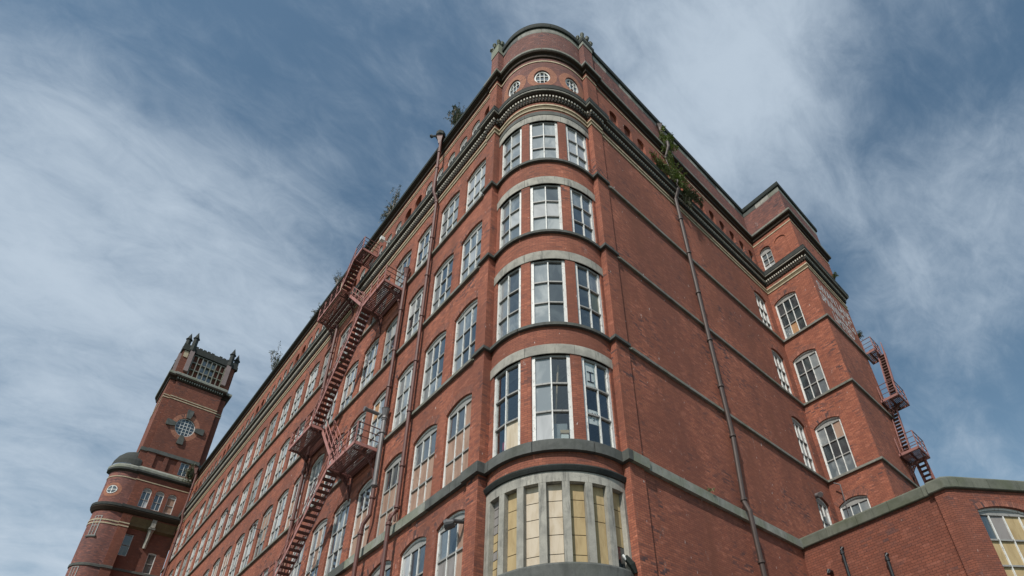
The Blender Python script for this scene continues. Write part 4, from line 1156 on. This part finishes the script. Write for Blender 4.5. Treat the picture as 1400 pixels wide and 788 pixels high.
# ------------------------------------------------------------------ rainwater pipes
def pipe(name, label, pts, r, mat, collars, F=None, hopper=None, brackets=True, group=None, second=None):
    t_ = thing(name, label, 'pipe', tuple(pts[0]), {'drainpipe': 'drainpipes on the long wall', 'soil_pipe': 'short black pipes on the annex'}.get(name))
    mb = MB(); mb.tube(pts, r, 10); part('pipe_run', mb.mesh('pipe_run', [mat], True), t_)
    me = None
    P_ = [Vector(p) for p in pts]
    for z in collars:
        for a, b in zip(P_, P_[1:]):
            if (a.z - z) * (b.z - z) <= 0 and abs(a.z - b.z) > .05:
                q = a.lerp(b, (a.z - z) / (a.z - b.z))
                mb = MB(); mb.tube([(q.x, q.y, z - .07), (q.x, q.y, z - .05), (q.x, q.y, z + .05), (q.x, q.y, z + .07)], [r * 1.1, r * 1.38, r * 1.38, r * 1.1], 10)
                part('collar', mb.mesh('collar', [mat], False), t_)
                break
    if hopper:
        x, y, z, w = hopper; mb = MB(); mb.tube([(x, y, z - .1), (x, y, z + .15), (x, y, z + .5), (x, y, z + .55)], [r * 1.2, w * .6, w, w * 1.15], 4 if w > .2 else 8)
        part('hopper_head', mb.mesh('hopper_head', [mat]), t_)
    return t_
X_ = 8.92
pipe('drainpipe', 'red brown drainpipe with hopper head and spiked finial, nearest the rounded bay', [(8.72, 18.9, 36.1), (8.72, 18.9, 32.5), (8.70, 18.88, 32.2), (8.70, 18.88, 31.1), (X_, 18.85, 30.4), (X_, 18.85, 11.3), (8.74, 18.88, 11.05), (8.72, 18.92, 10.8), (8.72, 18.94, -1.5)], 0.082, PIP, [35, 33.4, 30.3, 27.3, 24.4, 21.6, 18.8, 16.0, 13.3, 11.45, 10.7, 8.2, 5.5], hopper=(8.70, 18.95, 36.0, .24))
pipe('drainpipe', 'thin rusty drainpipe close behind the nearest thick one', [(9.02, 19.12, 30.2), (9.02, 19.12, 11.0)], 0.045, PIP, [25.2, 20.2, 15.0])
pipe('drainpipe', 'thick drainpipe, grey at its middle, rising beside the fire escape', [(X_, 21.28, 26.6), (X_, 21.26, 17.2)], 0.085, PIP, [24, 21.2, 18.9], hopper=(X_, 21.28, 26.55, .17))
pipe('drainpipe', 'grey iron drainpipe running down past the lower fire escape platform', [(8.9, 21.15, 17.1), (8.9, 21.12, 13.4)], 0.105, PIG, [17.0, 16.2, 13.5], hopper=(8.9, 21.15, 16.95, .17))
pipe('drainpipe', 'red brown drainpipe with an offset bend below the grey iron length', [(8.9, 21.12, 13.3), (8.9, 21.14, 12.1), (8.76, 21.3, 11.7), (8.74, 21.34, 11.4), (8.74, 21.34, -1.5)], 0.085, PIP, [12.9, 11.3, 9.4, 7])
pipe('drainpipe', 'thin red drainpipe close beside the thicker pipe left of the second window', [(9.02, 21.42, 26.0), (9.02, 21.42, 17.5)], 0.04, PIP, [22.5, 18.5])
pipe('drainpipe', 'red drainpipe under the left hand platforms of the fire escape', [(X_, 30.78, 30.4), (X_, 30.8, 10.9), (8.8, 30.8, 10.6), (8.8, 30.8, -1.5)], 0.09, PIP, [28, 25, 22, 19, 16, 13])
pipe('drainpipe', 'dark drainpipe near the far tower end of the long wall', [(8.8, 64.9, 36.0), (8.8, 64.9, 32.6), (8.75, 64.9, 31.2), (X_, 64.9, 30.4), (X_, 64.9, -1.5)], 0.10, PIP, [34, 28, 24, 20, 16], hopper=(8.7, 64.9, 35.9, .3))
mb = MB(); mb.tube([(8.72, 19.0, 36.55), (8.72, 19.0, 36.75), (8.72, 19.0, 37.05), (8.72, 19.05, 37.25)], [.14, .30, .28, .08], 8); mb.tube([(8.7, 19.1, 36.95), (8.62, 19.55, 37.5), (8.6, 19.8, 37.78)], [.06, .07, .05], 6); mb.tube([(8.6, 19.75, 37.72), (8.57, 19.95, 37.95), (8.56, 20.1, 38.15)], [.05, .12, .01], 6)
solo('roof_finial', mb.mesh('roof_finial', [STB]), 'black pointed iron finial on the gutter above the nearest drainpipe', 'finial')
YR_ = YW - 0.2
pipe('downpipe', 'long brown downpipe running down the blank side wall from the ivy', [(18.85, 10.12, 38.3), (18.85, 10.12, 36.9), (18.85, 9.85, 36.3), (18.85, 9.85, 35.8), (18.85, YR_, 35.2), (18.86, YR_, 32.6), (18.8, 9.82, 32.2), (18.8, 9.82, 31.4), (18.82, YR_, 30.8), (19.13, YR_, 15.6), (19.15, YR_, 14.4), (18.86, YR_, 11.2), (18.86, 9.98, 10.7), (18.87, 9.98, -1.5)], 0.102, paint_mat('brown pipe', (0.055, 0.036, 0.030), (0.09, 0.045, 0.03), .6, sc=4, rough=.6), [29, 26.2, 23.2, 20, 17.2, 14.5, 11.3, 8.6, 6], hopper=(18.85, 10.15, 38.1, .22))
for (y, z, lb) in ((8.59, 9.85, 'short black pipe on the annex wall, nearer the mill'), (6.98, 8.95, 'short black pipe on the annex wall, nearer its corner pier')):
    xw = A0_[0] + (A1_[0] - A0_[0]) * (10.33 - y) / 5.71
    pipe('soil_pipe', lb, [(xw + .1, y - .02, z), (xw - .10, y, z), (xw - .15, y + .01, z - .12), (xw - .15, y + .02, -1.5)], 0.065, PIK, [z - .25, z - 2.4, z - 4.5])
mb = MB(); xw = 23.15; mb.tube([(xw + .05, 9.3, 9.05), (xw - .2, 9.3, 9.05), (xw - .24, 9.3, 8.9)], .09, 8)
solo('wall_vent', mb.mesh('wall_vent', [PIK]), 'small black vent elbow low on the annex wall', 'vent')
# vent pipes poking out of windows
def elbow(name, label, pts, r, mat, cap=None, group=None):
    t_ = MB(); t_.tube(pts, r, 12)
    if cap: t_.tube(cap[0], cap[1], 14)
    solo(name, t_.mesh(name, [mat], False), label, 'vent', 'flue pipes through windows' if name == 'flue_pipe' else None)
elbow('extractor_duct', 'grey round extractor duct under the arch of the lowest near window', [(9.4, 14.66, 9.2), (8.98, 14.72, 9.12), (8.86, 14.74, 9.12)], .07, DKG, ([(8.98, 14.85, 9.12), (8.82, 15.0, 9.07), (8.74, 15.06, 9.05)], [.14, .19, .15]))
elbow('flue_pipe', 'grey flue pipe poking out over the lower fire escape platform', [(9.35, 22.75, 18.36), (8.9, 22.75, 18.36), (8.62, 22.75, 18.34), (8.55, 22.75, 18.34)], .095, PIG, ([(8.64, 22.75, 18.345), (8.55, 22.75, 18.34)], [.125, .125]))
elbow('flue_pipe', 'pale flue elbow at the lowest small window beside the end block', [(26.6, 10.5, 14.35), (26.55, 10.05, 14.3), (26.2, 9.95, 14.1)], .13, MATS['grey iron pipe'])
mb = MB()
for k_, (y, z) in enumerate(((45.9, 22.9), (37.4, 18.2))):
    mb = MB(); mb.tube([(9.3, y, z), (8.85, y, z), (8.8, y, z + .2)], .03, 6); mb.box(8.7, 8.86, y - .12, y + .12, z + .2, z + .26)
    solo('wall_bracket_lamp', mb.mesh('wall_bracket_lamp', [PIG]), ['small rusty bracket lamp high on the far long wall', 'small bracket lamp on the third storey of the long wall'][k_], 'lamp', 'bracket lamps on the long wall')
mb = MB(); mb.box(28.2, 28.3, 9.9, 10.2, 10.5, 15.2); mb = MB(); mb.tube([(28.35, 9.9, 15.55), (28.30, 9.6, 15.3), (28.38, 9.75, 11.0)], .035, 6)
solo('waste_pipe', mb.mesh('waste_pipe', [PIG]), 'thin pale waste pipe in the corner beside the end block', 'pipe')

# ------------------------------------------------------------------ fire escapes
class FEsc:
    def __init__(s, name, label, F, loc, pm=None): s.t = thing(name, label, 'fire escape', loc, 'iron fire escapes on the mill'); s.F = F; s.tread = {}; s.pm = pm or FEP
    def platform(s, u0, u1, d0, d1, z, posts=True, ends=(True, True), gap=None):
        F = s.F; mb = MB(); P_ = lambda u, d, zz: F.P(u, d, zz)
        b = .16
        mb.beam(P_(u0, d1, z + b / 2), P_(u1, d1, z + b / 2), .05, b, 0)
        mb.beam(P_(u0, d0, z + b / 2), P_(u0, d1, z + b / 2), .05, b, 0); mb.beam(P_(u1, d0, z + b / 2), P_(u1, d1, z + b / 2), .05, b, 0)
        mb.beam(P_(u0, d0 + .02, z + b / 2), P_(u1, d0 + .02, z + b / 2), .05, b, 1)
        mb.beam(P_(u0, (d0 + d1) / 2, z + .03), P_(u1, (d0 + d1) / 2, z + .03), .09, .10, 1)
        o = part('platform', mb.mesh('platform', [s.pm, FED]), s.t)
        g = MB(); n = int((d1 - d0) / .075)
        for i in range(1, n):
            d = d0 + (d1 - d0) * i / n; g.beam(P_(u0, d, z + .12), P_(u1, d, z + .12), .028, .035, 0)
        m_ = int((u1 - u0) / .11)
        for i in range(1, m_):
            u = u0 + (u1 - u0) * i / m_
            g.beam(P_(u, d0, z + .085), P_(u, d1, z + .085), .045, .02, 0)
        q = part('grating', g.mesh('grating', [FED]), o, stuff=True, world=False)
        q.matrix_parent_inverse = Matrix.Translation(-s.t.location) if False else Matrix.Identity(4)
        # rails
        runs = [((u0, d1), (u1, d1))]
        if ends[0]: runs.append(((u0, d0 + .1), (u0, d1)))
        if ends[1]: runs.append(((u1, d0 + .1), (u1, d1)))
        r = MB()
        for (a, b_) in runs:
            L = math.hypot(a[0] - b_[0], a[1] - b_[1]); k = max(1, int(round(L / .85)))
            for i in range(k + 1):
                if i == k and runs.index((a, b_)) > 0: continue
                u = a[0] + (b_[0] - a[0]) * i / k; d = a[1] + (b_[1] - a[1]) * i / k
                r.beam(P_(u, d, z), P_(u, d, z + 1.2), .05, .05, 0)
            for h_, w_ in ((1.2, .038), (.85, .03), (.5, .03)):
                r.beam(P_(a[0], a[1], z + h_), P_(b_[0], b_[1], z + h_), w_, w_, 1)
        part('railing', r.mesh('railing', [s.pm, FED]), s.t)
    def bracket(s, u, d0, d1, z, h=1.25):
        F = s.F; mb = MB(); n = 9
        pts = [F.P(u, d0 + (d1 - d0) * (1 - math.cos(i / n * math.pi / 2)), z - h + h * math.sin(i / n * math.pi / 2) * .96) for i in range(n + 1)]
        for a, b in zip(pts, pts[1:]): mb.beam(a, b, .05, .06)
        mb.beam(F.P(u, d0 + .02, z - h), F.P(u, d0 + .02, z), .05, .05)
        for i in range(2, n, 1):
            a = pts[i]; mb.beam(a, F.P(u, d0 + (d1 - d0) * (i - .8) / n, z), .025, .025)
            mb.beam(a, F.P(u, d0 + (d1 - d0) * (i + .8) / n, z), .025, .025)
        for i in range(3):
            c = F.P(u, d0 + .15 + i * .12, z - .55 + i * .17)
            mb.tube([c + Vector((0, 0, -.07)), c + Vector((0, 0, .07))], .06, 6)
        part('bracket', mb.mesh('bracket', [FED]), s.t)
    def flight(s, a, b, d0, d1, rails=(True, True)):
        F = s.F; (ua, za), (ub, zb) = a, b
        mb = MB()
        for d in (d0, d1): mb.beam(F.P(ua, d, za + .05), F.P(ub, d, zb + .05), .03, .17)
        o = part('stair', mb.mesh('stringers', [s.pm]), s.t)
        L = math.hypot(ub - ua, zb - za); n = max(2, int(L / .285))
        w = d1 - d0 - .03
        key = round(w, 3)
        if key not in s.tread:
            t_ = MB(); t_.box(-.13, .13, -w / 2, w / 2, -.02, .02); s.tread[key] = t_.mesh('tread', [FED])
        for i in range(n):
            f_ = (i + .5) / n
            q = bpy.data.objects.new('tread', s.tread[key]); COL.objects.link(q); q.parent = o
            p = F.P(ua + (ub - ua) * f_, (d0 + d1) / 2, za + (zb - za) * f_ + .04) 
            q.location = p; q.rotation_euler = (0, 0, F.rot)
        r = MB()
        for d, on in ((d0, rails[0]), (d1, rails[1])):
            if not on: continue
            k = max(2, int(L / .95))
            for i in range(k + 1):
                f_ = i / k; u = ua + (ub - ua) * f_; z = za + (zb - za) * f_
                r.beam(F.P(u, d, z), F.P(u, d, z + 1.0), .035, .035, 0)
            for h_ in (1.0, .55): r.beam(F.P(ua, d, za + h_), F.P(ub, d, zb + h_), .03, .03, 0)
        part('railing', r.mesh('stair_railing', [s.pm]), s.t)
FX = FEsc('fire_escape', 'pink zigzag iron fire escape climbing the long window wall', FL, (8.4, 26, GZ))
DO0, DO1, DI0, DI1 = .64, 1.17, .08, .60
FX.platform(-24.2, -21.55, .04, 1.18, 15.42, ends=(False, True))
FX.platform(-30.8, -27.9, .04, 1.22, 20.0, ends=(True, False))
FX.platform(-24.0, -21.6, .04, 1.18, 25.75, ends=(False, True))
FX.platform(-32.1, -28.6, .04, 1.12, 31.15, ends=(True, False))
FX.platform(-27.35, -26.2, .04, 1.15, 32.85, ends=(False, True))
FX.platform(-31.5, -28.4, .04, 1.18, 11.3, ends=(True, False))
for u, z in ((-21.8, 15.4), (-24.1, 15.4), (-30.6, 20.0), (-28.1, 20.0), (-21.8, 25.7), (-23.9, 25.7), (-31.9, 31.1), (-28.9, 31.1)): FX.bracket(u, .04, 1.1, z)
FX.flight((-28.3, 11.45), (-24.3, 15.45), DO0, DO1)
FX.flight((-24.6, 15.5), (-28.0, 20.05), DI0, DI1)
FX.flight((-28.2, 20.1), (-24.05, 25.8), DO0, DO1)
FX.flight((-24.2, 25.85), (-28.7, 31.2), DI0, DI1)
FX.flight((-28.5, 31.2), (-27.3, 32.9), DO0, DO1)
FY = FEsc('fire_escape', 'rusty iron fire escape seen edge on beyond the end block at right', FF, (34.4, 7, GZ), paint_mat('dull red oxide paint', (0.27, 0.11, 0.095), (0.12, 0.05, 0.04), 0.55, sc=6))
FY.platform(33.1, 34.75, .02, 1.06, 21.8)
FY.platform(32.3, 33.9, .02, 1.10, 17.55)
FY.platform(34.2, 35.5, -.1, .62, 26.4)
FY.flight((33.6, 21.9), (35.1, 26.45), .52, .92)
FY.flight((33.3, 17.65), (34.3, 21.85), .06, .44)
FY.flight((33.7, 17.6), (34.5, 13.6), .40, .85)
FY.bracket(34.0, .02, .95, 21.8); FY.bracket(33.3, .02, 1.1, 17.5)
# box lamp on the top platform
mb = MB(); mb.box(8.62, 8.86, 25.2, 25.45, 33.45, 33.75); mb.beam((8.86, 25.33, 33.6), (9.13, 25.33, 33.6), .05)
solo('floodlight', mb.mesh('floodlight', [LAMP]), 'small white box floodlight beside the top fire escape landing', 'lamp')
mb = MB(); mb.box(8.55, 9.0, 27.9, 28.0, 26.9, 28.4)
mb = MB(); mb.box(8.0, 8.03, 28.45, 28.85, 31.3, 32.1)
solo('notice_board', mb.mesh('notice_board', [MATS['cream glazed band']]), 'blank cream board fixed to the upper fire escape railing', 'board')

# ------------------------------------------------------------------ things in the bay windows
def in_bay(deg, x, z, y=-0.05): return FB.P(FB.u(deg) + x, y, z)
def sheet(name, u0, u1, z0, z1, y, mat, label, cat, marks=()):
    t_ = thing(name, label, cat, tuple(FB.P((u0 + u1) / 2, y, z0)), 'papers inside the right bay window')
    mb = MB()
    def M_(x, yy, z): return FB.P(x, yy, z)
    n = 3
    for i in range(n):
        a = u0 + (u1 - u0) * i / n; b = u0 + (u1 - u0) * (i + 1) / n
        mb.box(a, b, y - .004, y, z0, z1, 0, M_)
    part('paper', mb.mesh('paper', [mat]), t_)
    if marks:
        k = MB()
        for (xa, za, xb, zb, w) in marks:
            k.beam(FB.P(xa, y + .008, za), FB.P(xb, y + .008, zb), w, .008, 0, up=(0, 0, 1))
        part('mark', k.mesh('mark', [INK]), t_)
cu0 = FB.u(247.0) + .13
cz = lambda r: 14.40 - r * 1.17
# sheet with a barred mark, top left pane of the right hand bay window
um = cu0 + .24
sheet('paper_sheet', cu0 + .0, cu0 + .46, 13.25, 14.40, -.13, PAP, 'white paper with a dark barred mark inside the right hand bay window', 'paper',
      [(um - .14, 13.98, um + .14, 13.98, .05), (um - .14, 13.55, um + .14, 13.55, .05), (um, 13.55, um, 13.98, .06)])
rs = random.Random(3); mk = []
for i in range(7):
    c = cu0 + .06 + .055 * i; z_ = 12.15 - .16 * (i % 2) + rs.uniform(-.04, .04)
    p0 = None
    for j in range(6):
        a_ = rs.uniform(3.5, 4.5) + j * .95; p1 = (c + .035 * math.cos(a_) + .008 * j, z_ + .055 * math.sin(a_))
        if p0: mk.append((p0[0], p0[1], p1[0], p1[1], .014))
        p0 = p1
sheet('paper_sheet', cu0 + .0, cu0 + .46, 11.75, 12.33, -.13, PAP, 'white paper scribbled with loops in the lower right hand bay window', 'paper', mk)
bu = FB.u(210) + .78
mb = MB(); mb.tube([FB.P(bu - .12, -.35, 10.9), FB.P(bu + .02, -.38, 12.6), FB.P(bu + .16, -.42, 14.35)], .035, 7)
solo('wooden_pole', mb.mesh('wooden_pole', [WOODP]), 'pale wooden pole leaning behind the glass of the middle bay window', 'pole')
mb = MB()
def M_(x, y, z): return FB.P(x, -y, z)
mb.box(bu - .22, bu + .40, .30, .5, 10.86, 11.75, 0, M_)
solo('cardboard_box', mb.mesh('cardboard_box', [PM['gp']]), 'pale stained box stacked inside the middle bay window', 'box')
mb = MB(); mb.box(bu + .16, bu + .42, .2, .29, 10.86, 11.25, 0, M_); mb.box(bu + .14, bu + .44, .19, .3, 11.3, 11.42, 1, M_)
solo('paint_tin', mb.mesh('paint_tin', [LAMP, WOODP]), 'small white container on the sill inside the middle bay window', 'tin')
au = FB.u(173.5) + .18
mb = MB(); mb.box(au + .05, au + .4, .35, .5, 10.86, 11.3, 1, M_); mb.box(au + .1, au + .3, .25, .42, 11.3, 11.6, 0, M_)
solo('red_container', mb.mesh('red_container', [paint_mat('red plastic', (.5, .05, .06), (.3, .04, .04), .2), STK]), 'small red container inside the left hand bay window', 'container')
# picture panel & blue sheet in the lowest windows of the long wall
t_ = thing('picture_panel', 'white panel with a drawn pencil shape in the second lowest window', 'panel', (9.36, 18.2, 8.2))
mb = MB(); mb.box(9.318, 9.325, 17.98, 18.40, 7.0, 9.2); part('panel_sheet', mb.mesh('panel_sheet', [PAP]), t_)
mb = MB(); mb.beam((9.31, 18.12, 9.0), (9.31, 18.12, 8.62), .02, .20, 0, up=(0, 1, 0)); 
mb.beam((9.31, 18.13, 8.62), (9.31, 18.16, 8.42), .02, .13, 1, up=(0, 1, 0)); part('pencil_shape', mb.mesh('pencil_shape', [MATS['bare wood pole'], INK]), t_)
mb = MB()
mb.poly([(9.32, 15.98, 7.5), (9.32, 15.6, 8.05), (9.32, 15.52, 7.75), (9.32, 15.75, 7.7), (9.32, 15.92, 7.1)]); mb.poly([(9.326, 15.98, 7.5), (9.326, 15.6, 8.05), (9.326, 15.52, 7.75), (9.326, 15.75, 7.7), (9.326, 15.92, 7.1)][::-1])
solo('blue_sheet', mb.mesh('blue_sheet', [BLUS]), 'torn light blue plastic sheet in the lowest window by the bay', 'sheet')
# broken bundle on the last ground floor bay opening
mb = MB(); q = FB.P(FB.u(269), -.05, 7.0); mb.tube([q + Vector((-.02, 0, .24)), q + Vector((.02, -.03, .16)), q + Vector((.05, -.05, .08))], [.035, .05, .035], 8, 0)
mb.tube([q + Vector((.05, -.02, .2)), q + Vector((.2, -.12, -.05)), q + Vector((.3, -.15, -.3))], [.08, .11, .06], 7, 1)
solo('rag_bundle', mb.mesh('rag_bundle', [PAP, STK]), 'dark rag bundle with a white end at the right end of the boarded bay', 'rags')

# ------------------------------------------------------------------ plants growing from the masonry
def plant(name, label, base, spreads, nleaf, size, mat, group=None, seed=1, stems=6, twigr=.016):
    rr = random.Random(seed)
    t_ = thing(name, label, 'plant', tuple(base), {'wall_shrub': 'shrubs on the side wall cornice', 'roof_sapling': 'saplings along the long gutter', 'wall_tuft': 'small weeds in the masonry'}[name])
    tw = MB(); lf = MB(); b = Vector(base)
    per = max(14, nleaf // 60); nst = max(4, nleaf // per)
    roots = [b + Vector((rr.gauss(0, .06), rr.gauss(0, .12), rr.gauss(0, .05))) for _ in range(5)]
    for k in range(nst):
        c, rad = rr.choice(spreads)
        e = Vector(c) + Vector((rr.gauss(0, rad.x * .62), rr.gauss(0, rad.y * .62), rr.gauss(0, rad.z * .62)))
        r0 = roots[k % 5] if (e - b).length < 2.4 else e + Vector((rr.gauss(0, .1), rr.gauss(0, .1) + .1, -rr.uniform(.5, .9)))
        L = (e - r0).length
        mid = r0.lerp(e, .55) + Vector((rr.uniform(-.1, .1), rr.uniform(-.1, .1), .10 * L + .05))
        end = e + Vector((rr.uniform(-.1, .1), rr.uniform(-.12, .12), -.10 * L * rr.random()))
        tw.tube([r0, r0.lerp(mid, .55) + Vector((0, 0, .05)), mid, end], [twigr, twigr * .8, twigr * .55, twigr * .25], 3, caps=False)
        for i in range(per):
            f_ = rr.uniform(.25, 1.0)
            p = (r0.lerp(mid, f_ * 2 / 1.1) if f_ < .55 else mid.lerp(end, (f_ - .55) / .45)) 
            ax = Vector((rr.gauss(0, 1), rr.gauss(0, 1), rr.gauss(-.2, .7))).normalized()
            s_ = size * rr.uniform(.6, 1.35) * (1.15 - .4 * f_)
            side = ax.cross(Vector((rr.gauss(0, .5), rr.gauss(0, .5), 1))).normalized()
            p0 = p + ax * .02; p1 = p + ax * s_ * 1.0 + side * s_ * .32; p2 = p + ax * s_ * 2.1 + Vector((0, 0, -s_ * .4)); p3 = p + ax * s_ * 1.0 - side * s_ * .32
            lf.poly([p0, p1, p2, p3], None, 0)
    part('stems', tw.mesh('stems', [TWG]), t_, stuff=True); part('leaves', lf.mesh('leaves', [mat]), t_, stuff=True)
V = Vector
plant('wall_shrub', 'large green shrub growing over the cornice at the side wall downpipe', (19.0, 10.1, 33.0),
      [(V((18.9, 9.9, 36.4)), V((.45, .2, .9))), (V((19.0, 9.75, 34.8)), V((.55, .25, .8))), (V((19.1, 9.8, 33.4)), V((.6, .25, .7))), (V((19.2, 9.75, 32.2)), V((.6, .25, .5))), (V((19.2, 9.9, 37.3)), V((.5, .2, .4)))], 4200, .075, LF, seed=2, stems=9)
plant('wall_shrub', 'darker green growth trailing along the cornice right of the downpipe', (19.9, 10.0, 32.4),
      [(V((20.0, 9.75, 32.3)), V((.6, .2, .45))), (V((20.9, 9.75, 32.4)), V((.5, .2, .28))), (V((19.7, 9.85, 31.2)), V((.35, .2, .6)))], 1900, .085, LFD, seed=3)
plant('wall_shrub', 'small green tuft on the cornice left of the downpipe', (17.4, 9.95, 32.4), [(V((17.3, 9.8, 32.6)), V((.6, .15, .35))), (V((18.2, 9.8, 32.3)), V((.45, .15, .35)))], 800, .075, LF, seed=4)
plant('roof_sapling', 'tall bushy sapling above the gutter nearest the rounded bay', (9.1, 17.7, 36.4), [(V((9.1, 17.8, 38.1)), V((.5, .5, .8))), (V((9.1, 18.2, 38.9)), V((.4, .45, .5))), (V((9.2, 17.3, 37.4)), V((.4, .6, .5)))], 2600, .062, LFS, seed=5)
plant('roof_sapling', 'twin grey green saplings leaning over the middle of the gutter', (9.0, 25.4, 36.4), [(V((9.0, 24.9, 38.6)), V((.3, .35, .5))), (V((8.9, 25.8, 37.5)), V((.3, .6, .5))), (V((8.9, 26.4, 36.9)), V((.3, .4, .3)))], 1300, .06, LFS, seed=6, stems=5)
plant('roof_sapling', 'sparse sapling showing behind the upper fire escape railing', (9.0, 33.2, 36.4), [(V((9.0, 33.6, 37.8)), V((.3, .5, .5)))], 300, .07, LFD, seed=7, stems=7)
plant('roof_sapling', 'low dark bush at the gutter by the highest left platform', (9.0, 37.0, 36.4), [(V((9.1, 37.0, 36.9)), V((.3, .6, .35)))], 500, .07, LFD, seed=8)
plant('roof_sapling', 'bare thin sapling standing against the sky over the far gutter', (9.0, 45.4, 36.4), [(V((8.9, 46.0, 38.6)), V((.3, .6, .8))), (V((8.9, 44.6, 37.5)), V((.2, .7, .3)))], 420, .09, LFD, seed=9, stems=9)
plant('roof_sapling', 'brown scrub in the gutter where the tower meets the mill', (8.6, 66.3, 36.3), [(V((8.5, 66.6, 37.2)), V((.5, .6, .6))), (V((8.3, 66.8, 36.3)), V((.4, .4, .6)))], 900, .12, LFD, seed=10)
plant('wall_tuft', 'small green weed on the cornice end above the painted sign', (32.8, 7.0, 32.5), [(V((32.7, 6.9, 32.7)), V((.25, .15, .15)))], 260, .06, LF, seed=11)
plant('wall_tuft', 'dark bush at the top of the far right fire escape', (34.2, 7.35, 28.0), [(V((34.3, 7.2, 28.3)), V((.14, .12, .3)))], 380, .06, LFD, seed=12)
plant('wall_tuft', 'tiny weed on the stone band beside the side wall downpipe', (16.7, 10.2, 10.9), [(V((16.7, 10.15, 11.0)), V((.12, .06, .08)))], 90, .04, LF, seed=13, stems=3)
